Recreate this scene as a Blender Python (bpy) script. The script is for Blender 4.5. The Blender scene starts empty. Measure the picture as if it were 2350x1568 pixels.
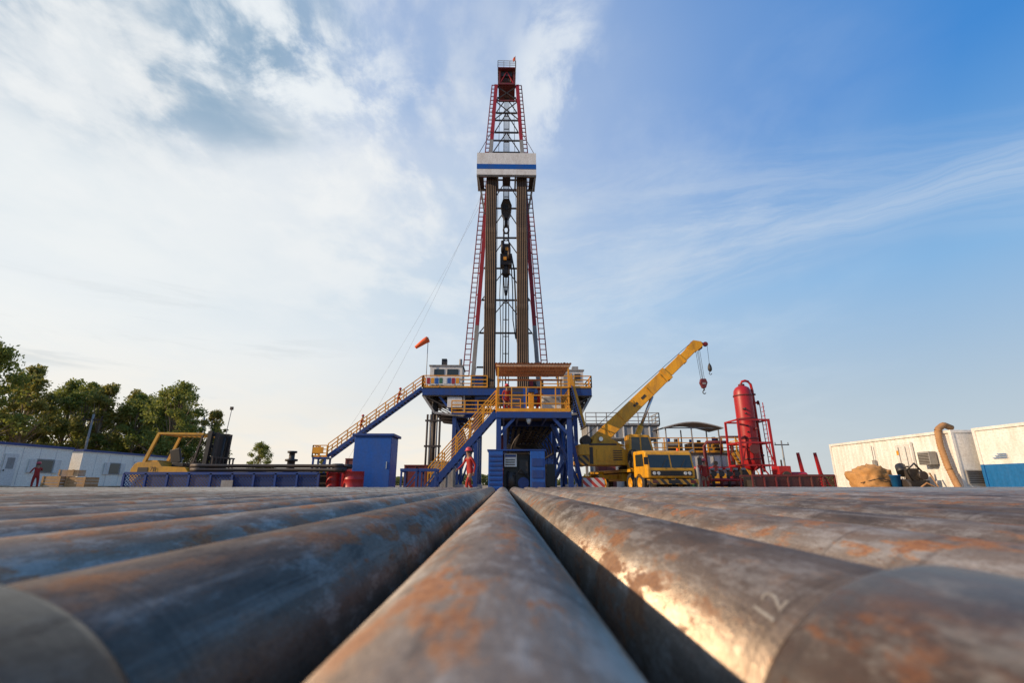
import bpy, math, random
import numpy as np
import mathutils
from mathutils import Vector, Matrix
R=math.radians
rnd=random.Random(7)
scene=bpy.context.scene
COL=scene.collection
CZ=0.45
# ------------------------------------------------------------------ materials
def newmat(name):
    m=bpy.data.materials.new(name); m.use_nodes=True
    nt=m.node_tree; nt.nodes.clear()
    out=nt.nodes.new('ShaderNodeOutputMaterial')
    b=nt.nodes.new('ShaderNodeBsdfPrincipled')
    nt.links.new(b.outputs[0],out.inputs[0])
    return m,nt,b,out
def rgba(c): return (c[0],c[1],c[2],1)
def mixc(nt,f,a,b):
    n=nt.nodes.new('ShaderNodeMix'); n.data_type='RGBA'
    for i,v in ((0,f),(6,a),(7,b)):
        if isinstance(v,bpy.types.NodeSocket): nt.links.new(v,n.inputs[i])
        elif i==0: n.inputs[0].default_value=v
        else: n.inputs[i].default_value=rgba(v)
    return n.outputs[2]
def mth(nt,op,a,b=None,c=None,clamp=False):
    n=nt.nodes.new('ShaderNodeMath'); n.operation=op; n.use_clamp=clamp
    for i,v in enumerate((a,b,c)):
        if v is None: continue
        if isinstance(v,bpy.types.NodeSocket): nt.links.new(v,n.inputs[i])
        else: n.inputs[i].default_value=v
    return n.outputs[0]
def ramp(nt,f,stops):
    n=nt.nodes.new('ShaderNodeValToRGB'); e=n.color_ramp.elements
    while len(e)<len(stops): e.new(0.5)
    for el,(p,c) in zip(e,stops):
        el.position=p
        el.color=rgba(c) if not isinstance(c,(int,float)) else (c,c,c,1)
    nt.links.new(f,n.inputs[0]); return n.outputs[0]
def noise(nt,vec,scale,detail=5,rough=.6,dist=0):
    n=nt.nodes.new('ShaderNodeTexNoise'); n.inputs['Scale'].default_value=scale
    n.inputs['Detail'].default_value=detail; n.inputs['Roughness'].default_value=rough
    n.inputs['Distortion'].default_value=dist
    nt.links.new(vec,n.inputs['Vector']); return n.outputs[0]
def mapping(nt,vec,scale=(1,1,1),loc=(0,0,0)):
    n=nt.nodes.new('ShaderNodeMapping'); n.inputs['Scale'].default_value=scale
    n.inputs['Location'].default_value=loc
    nt.links.new(vec,n.inputs['Vector']); return n.outputs[0]
def objco(nt):
    return nt.nodes.new('ShaderNodeTexCoord').outputs['Object']
def paint(name,c,rough=.5,metal=0,dirt=.35,dirtc=(.12,.08,.05),sc=1.2,streak=True,bump=.15):
    m,nt,b,out=newmat(name)
    co=objco(nt)
    n1=noise(nt,mapping(nt,co,(sc,sc,sc*(.35 if streak else 1))),1.5,6,.65)
    n2=noise(nt,co,sc*9,4,.6)
    f=mth(nt,'MULTIPLY',ramp(nt,n1,[(.42,0),(.72,1)]),dirt)
    c2=mixc(nt,ramp(nt,n2,[(.3,0),(.7,1)]),[x*.82 for x in c],[min(1,x*1.12) for x in c])
    col=mixc(nt,f,c2,dirtc)
    nt.links.new(col,b.inputs['Base Color'])
    rr=mth(nt,'MULTIPLY_ADD',n1,.25,rough-.12)
    nt.links.new(rr,b.inputs['Roughness'])
    b.inputs['Metallic'].default_value=metal
    if bump:
        bp=nt.nodes.new('ShaderNodeBump'); bp.inputs['Strength'].default_value=bump; bp.inputs['Distance'].default_value=.01
        nt.links.new(n2,bp.inputs['Height']); nt.links.new(bp.outputs[0],b.inputs['Normal'])
    return m
M_red=paint('mast_red_paint',(.34,.014,.024),.6,dirt=.4,dirtc=(.12,.03,.03))
M_lad=paint('ladder_red_paint',(.22,.012,.020),.75,dirt=.3,dirtc=(.08,.02,.02),bump=0)
M_dred=paint('dark_red_paint',(.15,.015,.018),.6,dirt=.5)
M_grey=paint('weathered_grey_paint',(.30,.295,.285),.55,dirt=.6,dirtc=(.12,.08,.05))
M_white=paint('dirty_white_paint',(.72,.70,.66),.55,dirt=.35,dirtc=(.30,.22,.15))
M_cab=paint('cabin_white_paint',(.92,.86,.76),.6,dirt=.12,dirtc=(.6,.5,.38))
M_cont=paint('container_white_paint',(.80,.775,.72),.5,dirt=.38,dirtc=(.42,.30,.19),sc=1.6)
M_blue=paint('rig_blue_paint',(.009,.045,.21),.42,dirt=.45,dirtc=(.045,.04,.05))
M_blue2=paint('bright_blue_paint',(.008,.085,.36),.4,dirt=.3,dirtc=(.06,.07,.1))
M_cblue=paint('container_blue_paint',(.008,.13,.34),.5,dirt=.12,dirtc=(.06,.1,.16))
M_yel=paint('safety_yellow_paint',(.76,.32,.01),.5,dirt=.4,dirtc=(.25,.12,.04))
M_cyel=paint('crane_yellow_paint',(.74,.34,.008),.45,dirt=.6,dirtc=(.22,.11,.03),sc=2.2)
M_lyel=paint('loader_yellow_paint',(.60,.30,.02),.5,dirt=.6,dirtc=(.16,.10,.05),sc=2)
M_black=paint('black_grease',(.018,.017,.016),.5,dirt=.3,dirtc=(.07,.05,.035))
M_brown=paint('greasy_brown_steel',(.055,.035,.022),.5,.2,dirt=.5,dirtc=(.14,.08,.03))
M_dark=paint('dark_steel',(.045,.038,.034),.55,.2,dirt=.5,dirtc=(.10,.055,.03))
M_rub=paint('tyre_rubber',(.022,.021,.02),.8,dirt=.4,dirtc=(.12,.09,.06))
M_tank=paint('vessel_red_paint',(.42,.010,.012),.42,dirt=.45,dirtc=(.16,.02,.02),sc=2)
M_cover=paint('coverall_red',(.38,.025,.018),.85,dirt=.4,dirtc=(.18,.02,.02),sc=4)
M_hat=paint('hat_red',(.55,.05,.06),.35,dirt=.1)
M_skin=paint('skin',(.34,.17,.10),.6,dirt=.1,sc=6)
M_boot=paint('boot_leather',(.05,.03,.02),.6,dirt=.3)
M_wood=paint('raw_wood',(.42,.25,.11),.8,dirt=.4,dirtc=(.2,.11,.05),sc=3)
M_tarp=paint('tarp_brown',(.50,.25,.08),.8,dirt=.5,dirtc=(.22,.11,.04),sc=2.4,streak=False)
M_hose=paint('duct_hose_tan',(.42,.22,.09),.8,dirt=.5,dirtc=(.2,.1,.05),sc=2)
M_orange=paint('windsock_orange',(.9,.13,.02),.7,dirt=.1)
M_can=paint('canopy_sheet',(.78,.42,.22),.6,dirt=.55,dirtc=(.4,.17,.08))
M_silver=paint('chrome_rod',(.6,.6,.6),.25,.9,dirt=.1)
M_stand=paint('drill_pipe_brown',(.088,.050,.028),.55,.15,dirt=.6,dirtc=(.03,.022,.018),sc=.8)
M_conc=paint('concrete_grey',(.45,.43,.40),.8,dirt=.4)
M_green=paint('green_paint',(.03,.15,.08),.5)
def glassmat():
    m,nt,b,out=newmat('window_glass')
    b.inputs['Base Color'].default_value=(.02,.028,.032,1); b.inputs['Roughness'].default_value=.06
    b.inputs['Specular IOR Level'].default_value=.6
    return m
M_glass=glassmat()
def lampmat():
    m,nt,b,out=newmat('headlamp_lens')
    b.inputs['Base Color'].default_value=(.6,.6,.58,1); b.inputs['Roughness'].default_value=.15
    return m
M_lamp=lampmat()
def stripes(name,c1,c2,freq,axis=(1,0,1)):
    m,nt,b,out=newmat(name); co=objco(nt)
    d=nt.nodes.new('ShaderNodeVectorMath'); d.operation='DOT_PRODUCT'
    nt.links.new(co,d.inputs[0]); d.inputs[1].default_value=axis
    f=mth(nt,'FRACT',mth(nt,'MULTIPLY',d.outputs['Value'],freq))
    s=mth(nt,'GREATER_THAN',f,.5)
    n=noise(nt,co,5)
    c=mixc(nt,s,c1,c2); c=mixc(nt,mth(nt,'MULTIPLY',n,.5),c,(.12,.08,.05))
    nt.links.new(c,b.inputs['Base Color']); b.inputs['Roughness'].default_value=.5
    return m
M_hazard=stripes('hazard_stripes',(.6,.28,.015),(.02,.02,.02),2.6)
M_rw=stripes('red_white_stripes',(.6,.04,.03),(.7,.68,.64),2.5)
def meshpat(name,c,sc):
    m,nt,b,out=newmat(name); co=objco(nt)
    s=nt.nodes.new('ShaderNodeSeparateXYZ'); nt.links.new(co,s.inputs[0])
    def line(a):
        f=mth(nt,'FRACT',mth(nt,'MULTIPLY',a,sc)); return mth(nt,'LESS_THAN',f,.34)
    u=mth(nt,'ADD',mth(nt,'ADD',s.outputs[0],s.outputs[1]),s.outputs[2])
    v=mth(nt,'SUBTRACT',mth(nt,'ADD',s.outputs[0],s.outputs[1]),s.outputs[2])
    al=mth(nt,'MAXIMUM',line(u),line(v))
    nt.links.new(al,b.inputs['Alpha']); b.inputs['Base Color'].default_value=rgba(c); b.inputs['Roughness'].default_value=.5
    return m
M_meshb=meshpat('blue_expanded_metal',(.010,.04,.18),8)
M_meshr=meshpat('dark_red_expanded_metal',(.10,.02,.02),8)
def pipemat(name,tint,seed,rustlo=.52,dark=1.0,metal=.38,rustc=(.36,.15,.05),rbig=.42):
    m,nt,b,out=newmat(name)
    tc=nt.nodes.new('ShaderNodeTexCoord'); oi=nt.nodes.new('ShaderNodeObjectInfo')
    cx=nt.nodes.new('ShaderNodeCombineXYZ')
    o=mth(nt,'MULTIPLY_ADD',oi.outputs['Random'],37.0,seed)
    nt.links.new(o,cx.inputs[0]); nt.links.new(mth(nt,'MULTIPLY',o,1.7),cx.inputs[1]); nt.links.new(o,cx.inputs[2])
    va=nt.nodes.new('ShaderNodeVectorMath'); va.operation='ADD'
    nt.links.new(tc.outputs['Object'],va.inputs[0]); nt.links.new(cx.outputs[0],va.inputs[1])
    co=va.outputs[0]
    big=noise(nt,mapping(nt,co,(4.5,1.5,4.5)),1.2,5,.55)
    mid=noise(nt,mapping(nt,co,(18,6,18)),1.0,8,.7,.2)
    fine=noise(nt,mapping(nt,co,(90,60,90)),1.5,5,.7)
    scr=noise(nt,mapping(nt,co,(40,1.5,40)),1.4,5,.65)
    scuff=noise(nt,mapping(nt,co,(13,4,13)),1.3,9,.78)
    ring=noise(nt,mapping(nt,co,(.5,22,.5)),1.0,3,.7)
    gr=noise(nt,mapping(nt,co,(220,160,220)),1.2,3,.7)
    base=ramp(nt,big,[(.32,(.12,.092,.072)),(.45,[.205*tint[0],.155*tint[1],.118*tint[2]]),(.56,(.27,.21,.158)),(.70,(.235,.14,.082))])
    base=mixc(nt,mth(nt,'MULTIPLY',ramp(nt,scuff,[(.51,0),(.60,1)]),.5),base,(.50,.45,.385))
    base=mixc(nt,mth(nt,'MULTIPLY',ramp(nt,scuff,[(.36,1),(.45,0)]),.55),base,(.06,.045,.036))
    base=mixc(nt,mth(nt,'MULTIPLY',ramp(nt,scr,[(.56,0),(.66,1)]),.35),base,(.42,.37,.31))
    base=mixc(nt,mth(nt,'MULTIPLY',ramp(nt,ring,[(.60,0),(.66,1)]),.35),base,(.07,.05,.038))
    rf=mth(nt,'MULTIPLY',ramp(nt,mid,[(rustlo,0),(rustlo+.06,1)]),ramp(nt,big,[(rbig,0.12),(rbig+.12,1)]))
    rust=mixc(nt,ramp(nt,fine,[(.35,0),(.65,1)]),(.16,.05,.018),rustc)
    col=mixc(nt,mth(nt,'MULTIPLY',rf,.8),base,rust)
    spot=ramp(nt,fine,[(.60,0),(.66,1)])
    col=mixc(nt,mth(nt,'MULTIPLY',spot,.45),col,(.15,.06,.026))
    gv=nt.nodes.new('ShaderNodeVectorMath'); gv.operation='SCALE'
    nt.links.new(col,gv.inputs[0]); nt.links.new(mth(nt,'MULTIPLY_ADD',gr,.7,.65),gv.inputs['Scale'])
    v=mth(nt,'MULTIPLY_ADD',oi.outputs['Random'],.5*dark,.78*dark)
    vm=nt.nodes.new('ShaderNodeVectorMath'); vm.operation='SCALE'
    nt.links.new(gv.outputs[0],vm.inputs[0]); nt.links.new(v,vm.inputs['Scale'])
    nt.links.new(vm.outputs[0],b.inputs['Base Color'])
    nt.links.new(mth(nt,'MULTIPLY_ADD',rf,-metal,metal,clamp=True),b.inputs['Metallic'])
    r=mth(nt,'ADD',mth(nt,'MULTIPLY_ADD',rf,.3,.22),mth(nt,'MULTIPLY',scuff,.22))
    nt.links.new(r,b.inputs['Roughness'])
    b.inputs['Specular IOR Level'].default_value=.5
    b.inputs['Specular Tint'].default_value=(1,.90,.78,1)
    bp=nt.nodes.new('ShaderNodeBump'); bp.inputs['Strength'].default_value=.45; bp.inputs['Distance'].default_value=.002
    h=mth(nt,'ADD',mth(nt,'MULTIPLY',fine,.7),mth(nt,'MULTIPLY',mid,.9))
    nt.links.new(h,bp.inputs['Height']); nt.links.new(bp.outputs[0],b.inputs['Normal'])
    return m
M_pipe=pipemat('casing_steel',(1,1,1),3.0)
M_coupd=pipemat('coupling_dark_steel',(.6,.5,.45),11.0,.6,.26,.2)
M_coupr=pipemat('coupling_rusty_steel',(.6,.42,.32),17.0,.47,.6,.2,(.46,.18,.06),.34)
M_chalk=paint('stencil_white',(.30,.275,.24),.8,dirt=.9,dirtc=(.14,.105,.08),sc=60,streak=False)
def leafmat(name,c1,c2):
    m,nt,b,out=newmat(name); co=objco(nt)
    n=noise(nt,co,.6,4,.6); n2=noise(nt,co,3.5,2,.5)
    c=mixc(nt,ramp(nt,n,[(.38,0),(.62,1)]),c1,c2)
    c=mixc(nt,mth(nt,'MULTIPLY',ramp(nt,n2,[(.5,0),(.7,1)]),.5),c,(.42,.34,.08))
    nt.links.new(c,b.inputs['Base Color']); b.inputs['Roughness'].default_value=.6
    t=nt.nodes.new('ShaderNodeBsdfTranslucent'); nt.links.new(c,t.inputs[0])
    ms=nt.nodes.new('ShaderNodeMixShader'); ms.inputs[0].default_value=.5
    nt.links.new(b.outputs[0],ms.inputs[1]); nt.links.new(t.outputs[0],ms.inputs[2])
    nt.links.new(ms.outputs[0],out.inputs[0]); return m
M_leaf=leafmat('leaf_green',(.12,.165,.03),(.29,.31,.06))
M_leaf2=leafmat('leaf_olive',(.17,.175,.035),(.34,.31,.07))
M_leaff=leafmat('leaf_far',(.07,.10,.03),(.14,.16,.05))
M_bark=paint('bark',(.24,.18,.12),.9,dirt=.4)
# ------------------------------------------------------------------ mesh builder
class MB:
    def __init__(s,M=None): s.v=[];s.f=[];s.m=[];s.s=[];s.M=M
    def add(s,vs,fs,mat,smooth=False):
        o=len(s.v)
        for p in vs:
            p=Vector(p); s.v.append(s.M@p if s.M else p)
        for i,f in enumerate(fs):
            s.f.append([o+k for k in f]); s.m.append(mat)
            s.s.append(smooth if isinstance(smooth,bool) else smooth[i])
        return s
    def bx(s,x0,x1,y0,y1,z0,z1,mat):
        vs=[(x,y,z) for z in (z0,z1) for y in (y0,y1) for x in (x0,x1)]
        return s.add(vs,[(0,2,3,1),(4,5,7,6),(0,1,5,4),(2,6,7,3),(0,4,6,2),(1,3,7,5)],mat)
    def frame(s,p,q):
        d=(q-p).normalized(); u=Vector((0,0,1)) if abs(d.z)<.95 else Vector((0,1,0))
        a=d.cross(u).normalized(); b=a.cross(d).normalized(); return a,b
    def beam(s,p,q,w,h,mat,w2=None,h2=None):
        p=Vector(p);q=Vector(q)
        if (q-p).length<1e-5: return s
        a,b=s.frame(p,q); w2=w if w2 is None else w2; h2=h if h2 is None else h2
        vs=[]
        for c,ww,hh in ((p,w,h),(q,w2,h2)):
            for sa,sb in ((-1,-1),(1,-1),(1,1),(-1,1)): vs.append(c+a*sa*ww/2+b*sb*hh/2)
        return s.add(vs,[(3,2,1,0),(4,5,6,7),(0,1,5,4),(1,2,6,5),(2,3,7,6),(3,0,4,7)],mat)
    def cyl(s,p,q,r,mat,n=12,r2=None):
        p=Vector(p);q=Vector(q); a,b=s.frame(p,q); r2=r if r2 is None else r2
        vs=[]
        for c,rr in ((p,r),(q,r2)):
            for i in range(n):
                t=2*math.pi*i/n; vs.append(c+a*math.cos(t)*rr+b*math.sin(t)*rr)
        fs=[(i,(i+1)%n,n+(i+1)%n,n+i) for i in range(n)]+[tuple(range(n-1,-1,-1)),tuple(range(n,2*n))]
        return s.add(vs,fs,mat,[True]*n+[False]*2)
    def tube(s,pts,r,mat,n=8):
        pts=[Vector(p) for p in pts]; vs=[]; rs=r if isinstance(r,(list,tuple)) else [r]*len(pts)
        for i,p in enumerate(pts):
            d=(pts[min(i+1,len(pts)-1)]-pts[max(i-1,0)]).normalized()
            u=Vector((0,0,1)) if abs(d.z)<.9 else Vector((0,1,0))
            a=d.cross(u).normalized(); b=a.cross(d).normalized()
            for k in range(n):
                t=2*math.pi*k/n; vs.append(p+a*math.cos(t)*rs[i]+b*math.sin(t)*rs[i])
        fs=[]
        for i in range(len(pts)-1):
            for k in range(n): fs.append((i*n+k,i*n+(k+1)%n,(i+1)*n+(k+1)%n,(i+1)*n+k))
        L=len(fs); fs.append(tuple(range(n-1,-1,-1))); fs.append(tuple(range((len(pts)-1)*n,len(pts)*n)))
        return s.add(vs,fs,mat,[True]*L+[False]*2)
    def lathe(s,prof,base,axis,mat,n=24,smooth=True):
        base=Vector(base); d=Vector(axis).normalized(); u=Vector((0,0,1)) if abs(d.z)<.95 else Vector((0,1,0))
        a=d.cross(u).normalized(); b=a.cross(d).normalized(); vs=[]
        for r,h in prof:
            for k in range(n):
                t=2*math.pi*k/n; vs.append(base+d*h+a*math.cos(t)*r+b*math.sin(t)*r)
        fs=[(i*n+k,i*n+(k+1)%n,(i+1)*n+(k+1)%n,(i+1)*n+k) for i in range(len(prof)-1) for k in range(n)]
        return s.add(vs,fs,mat,smooth)
    def prism(s,pts,d,mat):
        n=len(pts); d=Vector(d); vs=[Vector(p) for p in pts]+[Vector(p)+d for p in pts]
        fs=[tuple(range(n-1,-1,-1)),tuple(range(n,2*n))]+[(i,(i+1)%n,n+(i+1)%n,n+i) for i in range(n)]
        return s.add(vs,fs,mat)
    def mesh(s,name,off=(0,0,0)):
        off=Vector(off); me=bpy.data.meshes.new(name)
        me.from_pydata([tuple(p-off) for p in s.v],[],s.f)
        mats=[]
        for m in s.m:
            if m not in mats: mats.append(m)
        for m in mats: me.materials.append(m)
        me.polygons.foreach_set('material_index',[mats.index(m) for m in s.m])
        me.polygons.foreach_set('use_smooth',s.s)
        me.update(); return me
def addobj(name,data,parent=None,loc=(0,0,0),rotz=0):
    o=bpy.data.objects.new(name,data); COL.objects.link(o); o.location=loc; o.rotation_euler=(0,0,rotz)
    if parent: o.parent=parent
    return o
class Thing:
    def __init__(s,name,label,cat,loc=(0,0,0),rotz=0,group=None):
        s.loc=Vector(loc); s.o=addobj(name,None,None,loc,rotz); s.o.empty_display_size=.3
        s.o['label']=label; s.o['category']=cat
        if group: s.o['group']=group
        s.rotz=rotz
    def part(s,name,mb,parent=None,bevel=0,local=False,label=None):
        me=mb.mesh(name,(0,0,0) if local else s.loc)
        o=addobj(name,me,parent or s.o)
        if bevel:
            b=o.modifiers.new('Bevel','BEVEL'); b.width=bevel; b.segments=2; b.limit_method='ANGLE'
        if label: o['label']=label
        return o
def rail(mb,pts,h=1.1,sp=1.6,r=.035,mat=None,toe=True,mid=2):
    mat=mat or M_yel
    for a,b in zip(pts[:-1],pts[1:]):
        a=Vector(a);b=Vector(b); L=(b-a).length; n=max(1,round(L/sp))
        for i in range(n+1):
            p=a.lerp(b,i/n); mb.beam(p,p+Vector((0,0,h)),r*2,r*2,mat)
        for k in range(1,mid+2):
            z=Vector((0,0,h*k/(mid+1))); mb.beam(a+z,b+z,r*1.8,r*1.8,mat)
        if toe: mb.beam(a+Vector((0,0,.08)),b+Vector((0,0,.08)),.02,.15,mat)
# ------------------------------------------------------------------ camera
cam=bpy.data.cameras.new('camera'); co=bpy.data.objects.new('camera',cam); COL.objects.link(co)
cam.lens=17; cam.sensor_width=36; cam.clip_start=.01; cam.clip_end=6000
co.location=(0,0,CZ); co.rotation_euler=(R(90+16.46),0,R(-1.0))
cam.dof.use_dof=True; cam.dof.focus_distance=18; cam.dof.aperture_fstop=4.5
scene.camera=co
scene.view_settings.view_transform='Standard'; scene.view_settings.look='None'; scene.view_settings.exposure=0
# ------------------------------------------------------------------ light
SUN_AZ=-106; SUN_EL=23
sd=Vector((math.sin(R(SUN_AZ))*math.cos(R(SUN_EL)),math.cos(R(SUN_AZ))*math.cos(R(SUN_EL)),math.sin(R(SUN_EL))))
sl=bpy.data.lights.new('sun','SUN'); sl.energy=4.6; sl.angle=R(.6); sl.color=(1,.76,.50)
so=bpy.data.objects.new('sun',sl); COL.objects.link(so); so.rotation_euler=sd.to_track_quat('Z','Y').to_euler(); so.location=(-20,-5,30)
# ------------------------------------------------------------------ world sky
w=bpy.data.worlds.new('World'); scene.world=w; w.use_nodes=True; nt=w.node_tree; nt.nodes.clear()
wo=nt.nodes.new('ShaderNodeOutputWorld'); bg=nt.nodes.new('ShaderNodeBackground'); nt.links.new(bg.outputs[0],wo.inputs[0])
bg.inputs[1].default_value=.1
sky=nt.nodes.new('ShaderNodeTexSky'); sky.sky_type='NISHITA'; sky.sun_disc=False
sky.sun_elevation=R(SUN_EL); sky.sun_rotation=R(SUN_AZ%360); sky.dust_density=1.5; sky.air_density=1.0
tc=nt.nodes.new('ShaderNodeTexCoord'); D=tc.outputs['Generated']
def dot(v,u=None):
    n=nt.nodes.new('ShaderNodeVectorMath'); n.operation='DOT_PRODUCT'; nt.links.new(u or D,n.inputs[0])
    n.inputs[1].default_value=v; return n.outputs['Value']
sx=nt.nodes.new('ShaderNodeSeparateXYZ'); nt.links.new(D,sx.inputs[0]); X,Y,Z=sx.outputs
Zc=mth(nt,'MAXIMUM',Z,0.0)
def sm(f,a,b,lo=0,hi=1):
    n=nt.nodes.new('ShaderNodeMapRange'); n.interpolation_type='SMOOTHSTEP'; nt.links.new(f,n.inputs[0])
    n.inputs[1].default_value=a;n.inputs[2].default_value=b;n.inputs[3].default_value=lo;n.inputs[4].default_value=hi
    return n.outputs[0]
def mul(*a):
    r=a[0]
    for b in a[1:]: r=mth(nt,'MULTIPLY',r,b)
    return r
Lv=Vector((-.75,.60,.28)).normalized()
dl=dot(tuple(Lv))
den=mth(nt,'ADD',Zc,.12)
cu=nt.nodes.new('ShaderNodeCombineXYZ'); nt.links.new(mth(nt,'DIVIDE',X,den),cu.inputs[0]); nt.links.new(mth(nt,'DIVIDE',Y,den),cu.inputs[1])
cp=cu.outputs[0]
c1=noise(nt,mapping(nt,cp,(1.3,1.0,1)),2.1,7,.57,.25)
c2=noise(nt,mapping(nt,cp,(1,1,1),(5,3,0)),1.1,7,.55,.15)
c3=noise(nt,mapping(nt,cp,(1.2,.9,1),(2,7,0)),4.2,8,.60,.25)
c4=noise(nt,mapping(nt,cp,(1,1,1),(9,1,0)),.75,4,.5,.1)
blue=ramp(nt,Zc,[(0,(.58,.63,.65)),(.14,(.45,.56,.665)),(.34,(.24,.465,.755)),(.6,(.05,.25,.66)),(.9,(.035,.21,.59))])
h1=ramp(nt,dl,[(.0,0),(.3,.15),(.5,.33),(.75,.60),(.88,.88),(1,1)])
h2=mul(sm(Zc,.44,.02),sm(dl,.2,.75),.98)
opn=mul(sm(c4,.40,.58),sm(Zc,.46,.64))
hz=mth(nt,'MAXIMUM',mth(nt,'MULTIPLY',h1,mth(nt,'MULTIPLY_ADD',opn,-.5,1.0)),h2)
hazec=mixc(nt,sm(Zc,.0,.30),(.99,.90,.775),(.90,.925,.92))
base=mixc(nt,hz,blue,hazec)
base=mixc(nt,mul(sm(c2,.38,.66),sm(dl,.5,.85),sm(Zc,.14,.45),.38),base,(.48,.64,.78))
dk=dot(tuple(Vector((-.95,.80,1.0)).normalized()))
gap=mul(sm(mth(nt,'ADD',c2,mth(nt,'MULTIPLY',sm(dk,.86,1.0),.22)),.53,.73),sm(dl,.5,.75),sm(Zc,.44,.60))
base=mixc(nt,mth(nt,'MULTIPLY',gap,.8),base,(.25,.39,.53))
leftm=sm(dl,.5,.85)
puff=mul(sm(c1,.45,.64),leftm,sm(Zc,.2,.45))
puff2=mul(sm(c3,.46,.62),sm(c1,.38,.54),sm(dl,.58,.82),sm(Zc,.38,.58))
base=mixc(nt,mth(nt,'MULTIPLY',puff,.72),base,(.95,.955,.94))
base=mixc(nt,mth(nt,'MULTIPLY',puff2,.65),base,(.99,.985,.96))
for d_,w_,k_ in (((-.518,.787,.865),.009,.9),((-.47,.79,.84),.006,.75),((-.365,.80,.82),.010,.65),((-.30,.83,.78),.008,.4),((.085,.83,.78),.005,.55),((.105,.785,.85),.005,.55),((.12,.74,.93),.004,.35),((.06,.86,.72),.003,.3)):
    bl_=mul(sm(dot(tuple(Vector(d_).normalized())),1-w_,1-w_*.1),sm(c3,.40,.62),k_)
    base=mixc(nt,bl_,base,(.90,.94,.96))
ls=noise(nt,mapping(nt,D,(1.4,1.4,13)),2.0,6,.6,.4)
lf=mul(sm(ls,.52,.68),sm(dl,.8,.97),sm(Zc,.06,.14),sm(Zc,.38,.22))
base=mixc(nt,mth(nt,'MULTIPLY',lf,.5),base,(.60,.64,.66))
# cirrus fan
tb=Vector((.923,.8686,.589)).normalized()
warp=noise(nt,mapping(nt,D,(3,3,3)),1.2,5,.55)
wv=mth(nt,'MULTIPLY',mth(nt,'ADD',warp,-.5),.07)
bt=dot(tuple(tb))
def streak(n_,wd,k0,fr,off):
    n_=Vector(n_).normalized(); d=mth(nt,'ADD',dot(tuple(n_)),wv)
    c=nt.nodes.new('ShaderNodeCombineXYZ'); nt.links.new(mth(nt,'MULTIPLY',d,fr),c.inputs[0]); nt.links.new(mth(nt,'MULTIPLY',bt,4.2),c.inputs[1]); c.inputs[2].default_value=off
    q=noise(nt,c.outputs[0],1.8,9,.68,.5)
    return mul(sm(mth(nt,'ABSOLUTE',d),wd,.0),sm(q,.38,.68),sm(bt,.52,.80),k0)
S1=streak((.243,.2886,-.8063),.07,.50,11,0)
S2=streak((.215,.31,-.8063),.06,.48,13,4)
S3=streak((.16,.40,-.8063),.11,.42,9,8)
S4=streak((.29,.25,-.8063),.08,.38,12,12)
S5=streak((.05,.52,-.8063),.10,.28,8,16)
cir=mth(nt,'MAXIMUM',mth(nt,'MAXIMUM',mth(nt,'MAXIMUM',S1,S2),mth(nt,'MAXIMUM',S3,S4)),S5)
base=mixc(nt,cir,base,(.70,.76,.83))
veil=mul(sm(c1,.40,.75),sm(dl,-.1,.6),.32)
base=mixc(nt,veil,base,(.76,.83,.88))
sc=nt.nodes.new('ShaderNodeVectorMath'); sc.operation='SCALE'; nt.links.new(base,sc.inputs[0]); sc.inputs['Scale'].default_value=10.3
fin=mixc(nt,.92,sky.outputs[0],sc.outputs[0])
nt.links.new(fin,bg.inputs[0])
# ------------------------------------------------------------------ ground
def gmat():
    m,nt,b,out=newmat('sandy_ground'); co=objco(nt)
    n=noise(nt,co,.15,8,.65); n2=noise(nt,co,6,5,.6)
    c=mixc(nt,ramp(nt,n,[(.35,0),(.65,1)]),(.22,.16,.105),(.33,.25,.17))
    c=mixc(nt,ramp(nt,n2,[(.45,0),(.75,.5)]),c,(.12,.09,.06))
    nt.links.new(c,b.inputs['Base Color']); b.inputs['Roughness'].default_value=.95
    bp=nt.nodes.new('ShaderNodeBump'); bp.inputs['Distance'].default_value=.03; nt.links.new(n2,bp.inputs['Height']); nt.links.new(bp.outputs[0],b.inputs['Normal'])
    return m
g=MB(); S=3000
g.add([(-S,-S,0),(S,-S,0),(S,S,0),(-S,S,0)],[(0,1,2,3)],gmat())
go=addobj('ground',g.mesh('ground')); go['kind']='structure'
# ------------------------------------------------------------------ casing pipes
PR=.122; SPC=.287; PZ=CZ-.061-PR
pm=MB(); Lp=12.0
pm.lathe([(PR-.011,0),(PR,0),(PR,Lp),(PR-.011,Lp),(PR-.011,0)],(0,0,0),(0,1,0),M_pipe,96)
pme=pm.mesh('pipe_body')
for i,p in enumerate(pme.polygons):
    if abs(p.normal.y)>.5: p.use_smooth=False
CR=.1335
def coupling(mat):
    cm=MB()
    cm.lathe([(PR-.006,-.02),(CR-.004,-.02),(CR,-.014),(CR,.232),(CR-.002,.24),(CR-.007,.249),(PR+.0008,.252),(PR+.0008,-.0)],(0,0,0),(0,1,0),mat,96)
    cme=cm.mesh('coupling')
    for p in cme.polygons:
        if abs(p.normal.y)>.8: p.use_smooth=False
    return cme
CD,CRr=coupling(M_coupd),coupling(M_coupr)
pipes={}
for k in range(-46,47):
    y0={0:-.42,-1:.06,1:.10}.get(k, rnd.uniform(-.35,-.05))
    x=-.014+k*SPC+(0 if abs(k)<2 else rnd.uniform(-.006,.006))
    o=addobj('steel_pipe',pme,None,(x,y0,PZ-(0 if abs(k)<2 else rnd.uniform(0,.004))),0)
    o.rotation_euler=(0,(k*1.7)%6.28,0)
    o['label']='rusty grey steel casing pipe lying on the pipe rack'; o['category']='pipe'; o['group']='casing pipes laid side by side on a rack'
    c=addobj('coupling',CRr if k in(1,) or k%3==0 else CD,o)
    pipes[k]=o
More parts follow.
